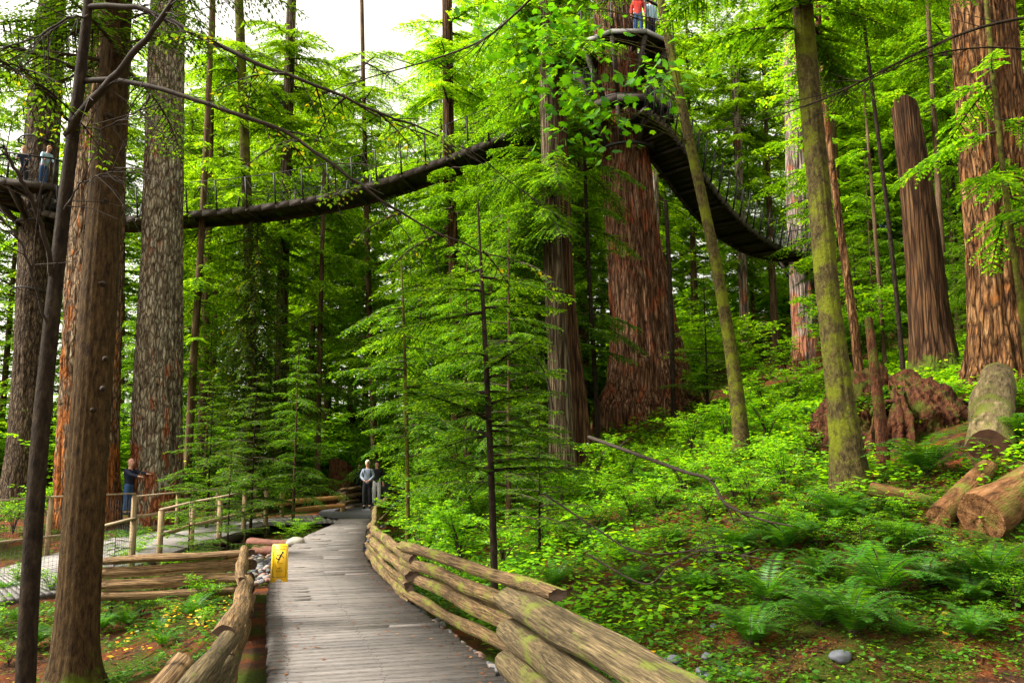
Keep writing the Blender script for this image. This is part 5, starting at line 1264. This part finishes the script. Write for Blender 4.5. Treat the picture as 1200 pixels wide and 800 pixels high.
# ================================================================ PEOPLE
def skin_mesh(name, joints, edges, mat, parent, root_i=0, sub=2):
    me = bpy.data.meshes.new(name); me.from_pydata([j[0] for j in joints], edges, []); me.materials.append(mat)
    o = bpy.data.objects.new(name, me); COL.objects.link(o); o.parent = parent
    sk = o.modifiers.new('skin', 'SKIN'); sk.use_smooth_shade = True
    for i, j in enumerate(joints):
        v = me.skin_vertices[0].data[i]; v.radius = j[1]; v.use_root = (i == root_i)
    ss = o.modifiers.new('sub', 'SUBSURF'); ss.levels = sub; ss.render_levels = sub
    return o
def person(label, loc, rz, top, bottom, hair, lean=0.0, armL=None, armR=None, headturn=0, legs=None, group=None, cap=None, scale=1.0, strap=False):
    root = empty('person', loc, label, 'person', group, rz); root.scale = (scale,)*3
    lx = lambda z: -math.sin(lean)*max(0, z-.95); lz = lambda z: .95+(z-.95)*math.cos(lean) if z > .95 else z
    def J(x, y, z): return (x, y+lx(z), lz(z))
    sp_ = [(J(0, 0, .95), (.115, .08)), (J(0, 0, 1.12), (.105, .075)), (J(0, 0, 1.32), (.13, .09)), (J(0, .01, 1.44), (.10, .08)), (J(0, 0, 1.50), (.055, .055)), (J(0, -.01, 1.57), (.07, .085)), (J(0, -.015, 1.66), (.078, .095)), (J(0, -.01, 1.74), (.055, .065))]
    aL = armL or [(.24, .02, 1.14), (.25, -.06, .92), (.25, -.09, .84)]; aR = armR or [(-.24, .02, 1.14), (-.25, -.06, .92), (-.25, -.09, .84)]
    arms = []
    for s, a in ((1, aL), (-1, aR)):
        arms.append([(J(s*.175, .01, 1.40), (.062, .06)), (J(*a[0]), (.045, .045)), (J(*a[1]), (.032, .032)), (J(*a[2]), (.042, .02))])
    lg = legs or {1: [(.10, -.01, .50), (.10, .02, .09), (.11, -.12, .045)], -1: [(-.10, -.01, .50), (-.10, .02, .09), (-.11, -.12, .045)]}
    legj = {s: [((s*.09, 0, .86), (.09, .09)), (lg[s][0], (.062, .062)), (lg[s][1], (.045, .05)), (lg[s][2], (.042, .035))] for s in (1, -1)}
    Jn = sp_[:]; E = [(i, i+1) for i in range(7)]
    for a in arms: b = len(Jn); Jn += a; E += [(2, b)]+[(b+i, b+i+1) for i in range(3)]
    for s in (1, -1): b = len(Jn); Jn += legj[s]; E += [(0, b)]+[(b+i, b+i+1) for i in range(3)]
    # nose, ears and five fingers grow from the same skeleton
    h = sp_[6][0]
    Jn.append(((h[0], h[1]-.115, h[2]-.005), (.013, .016))); E.append((6, len(Jn)-1))
    for s in (-1, 1): Jn.append(((h[0]+s*.088, h[1]+.005, h[2]-.01), (.008, .02))); E.append((6, len(Jn)-1))
    body = skin_mesh('body', Jn, E, M['skin'], root)
    fg = MB()
    for a in arms:
        w_, hd = Vector(a[2][0]), Vector(a[3][0]); d = (hd-w_).normalized(); sd = d.cross(Vector((0, 0, 1))); sd = sd.normalized() if sd.length > .1 else Vector((1, 0, 0))
        for q, (o_, l_) in enumerate([(-.028, .060), (-.010, .075), (.010, .070), (.027, .055)]):
            p = hd+sd*o_; fg.tube([tuple(p), tuple(p+d*l_*.6+Vector((0, 0, -.006))), tuple(p+d*l_+Vector((0, 0, -.02)))], [.009, .008, .006], 5)
        fg.tube([tuple(hd-d*.02-sd*.03), tuple(hd+d*.01-sd*.055), tuple(hd+d*.035-sd*.06)], [.010, .009, .007], 5)
    fg.obj('fingers', M['skin'], body, smooth=True)
    g = .016
    fat = lambda js, e: [(p, (r[0]+e, r[1]+e)) for p, r in js]
    T = fat(sp_[:4], g+.024); T[0] = (J(0, 0, .84), (.17, .13)); ET = [(0, 1), (1, 2), (2, 3)]
    for a in arms: b = len(T); T += fat(a[:3], g); ET += [(2, b), (b, b+1), (b+1, b+2)]
    skin_mesh('jacket', T, ET, M[top], root)
    B = [(J(0, 0, 1.05), (.145, .11)), ((0, 0, .88), (.15, .115))]; EB = [(0, 1)]
    for s in (1, -1): b = len(B); B += fat(legj[s][:3], .018); EB += [(1, b), (b, b+1), (b+1, b+2)]
    skin_mesh('trousers', B, EB, M[bottom], root)
    for s in (1, -1):
        a_, t_ = Vector(lg[s][1]), Vector(lg[s][2]); mb = MB(); mb.tube([(a_.x, a_.y+.06, a_.z-.045), (a_.x, a_.y, a_.z-.03), tuple(t_), (t_.x, t_.y-.06, t_.z-.01)], [.04, .055, .05, .03], 10); mb.obj('shoe', M['shoe'], root, smooth=True)
    mb = MB(); th = np.linspace(0, 2*np.pi, 18, endpoint=False); ph = np.linspace(-.35, np.pi/2, 9); T_, P_ = np.meshgrid(th, ph)
    fr = np.where((np.sin(T_) < -.35) & (P_ < .55), .80, 1.0)
    V = np.stack([h[0]+np.cos(T_)*np.cos(P_)*.094*fr, h[1]+.008+np.sin(T_)*np.cos(P_)*.112*fr, h[2]+.02+np.sin(P_)*.115], -1); ii = np.arange(9*18).reshape(9, 18)
    mb.add(V.reshape(-1, 3), np.stack([ii[:-1], np.roll(ii, -1, 1)[:-1], np.roll(ii, -1, 1)[1:], ii[1:]], -1).reshape(-1, 4)); mb.obj('cap' if cap else 'hair', M[cap or hair], root, smooth=True)
    if cap: mb = MB(); mb.box((h[0], h[1]-.13, h[2]+.055), (.13, .10, .012)); mb.obj('cap_peak', M[cap], root)
    if strap:
        for s in (-1, 1): mb = MB(); mb.tube([J(s*.10, .10, 1.44), J(s*.10, -.04, 1.46), J(s*.11, -.135, 1.32), J(s*.13, -.12, 1.08)], .016, 6); mb.obj('backpack_strap', M['navy'], root, smooth=True)
    return root
def walk_z(p): p = Vector(p); p.z = float(zp(p.y))+.015; return p
hp = at(148, 603, 24.85)
# the hugger faces the trunk (to +X), arms spread round it, face turned away to the left
person('bald person in a dark navy jacket and jeans hugging the huge grey fir', Vector((hp.x+.02, hp.y, hp.z)), R(78), 'navy', 'jeans', 'skin',
       armL=[(.26, -.24, 1.34), (.20, -.48, 1.30), (.18, -.57, 1.30)], armR=[(-.25, -.24, 1.28), (-.20, -.48, 1.22), (-.18, -.57, 1.21)], lean=.05)
person('walker in a grey blue shirt, dark trousers and pale cap coming along the far path', walk_z(at(430, 590, 28.8)), R(4), 'greyshirt', 'blacktrousers', 'hairdark', cap='capwhite', strap=True,
       armL=[(.23, -.03, 1.16), (.10, -.20, 1.02), (.03, -.22, 1.00)], armR=[(-.23, -.03, 1.16), (-.10, -.20, 1.02), (-.03, -.22, .98)])
person('person in dark clothes and pale trousers half hidden behind the walker', walk_z(at(441, 590, 31.0)), R(10), 'blacktrousers', 'white', 'hairdark')
person('person in a navy top farther back left of the walker', walk_z(at(421, 585, 35.5)), R(-5), 'navy', 'blacktrousers', 'hairdark')
fz = pL.z+.01
person('fair haired person in dark clothes leaning on the left platform rail', (at(29, 200, 30.6).x, 30.55, fz), R(20), 'navy', 'blacktrousers', 'hairfair', lean=.32, armL=[(.24, -.12, 1.2), (.20, -.34, 1.12), (.17, -.42, 1.12)], armR=[(-.24, -.12, 1.2), (-.20, -.34, 1.12), (-.17, -.42, 1.12)])
person('person in a light blue top and jeans bending over the left platform rail', (at(51, 200, 30.4).x, 30.4, fz), R(60), 'lightblue', 'jeans', 'hairfair', lean=.45, armL=[(.24, -.12, 1.2), (.20, -.30, 1.06), (.17, -.38, 1.05)], armR=[(-.24, -.12, 1.2), (-.20, -.30, 1.06), (-.17, -.38, 1.05)])
fz = pC.z+.01
person('person in a red top and jeans on the high central platform', (at(748, 30, 25.6).x, 25.6, fz), R(-10), 'redtop', 'jeans', 'hairdark')
person('person in a blue green top and dark jeans beside the one in red', (at(763, 30, 25.9).x, 25.9, fz), R(30), 'lightblue', 'navy', 'hairdark')
bz = at(1036, 292, 42.6)
person('person in a bright blue jacket on the far bridge at right', bz+Vector((0, 0, .02)), R(80), 'bluetop', 'blacktrousers', 'hairdark')
bz = at(1120, 286, 44)
person('person in a red top on the far bridge behind the right trunks', bz+Vector((0, 0, .02)), R(80), 'redtop', 'white', 'hairdark')

# ================================================================ HUT SEEN BETWEEN THE TRUNKS
c = base_at(606, 38); hut = empty('log_shelter', c, 'small timber shelter with a pale roof glimpsed between the trunks', 'shelter')
mb = MB(); mb.box((0, 0, 1.0), (2.4, 2.0, 2.4)); mb.obj('wall', M['rail_tan'], hut)
mb = MB(); mb.beam((-1.6, -.8, 2.28), (1.6, -.8, 2.28), 1.3, .08); mb.beam((-1.6, .5, 2.33), (1.6, .5, 2.33), 1.3, .08); mb.obj('roof', M['edgewood'], hut)
for s in (-1, 1): mb = MB(); mb.box((s*1.25, -1.35, .9), (.14, .14, 2.6)); mb.obj('post', M['post'], hut)

relabel()
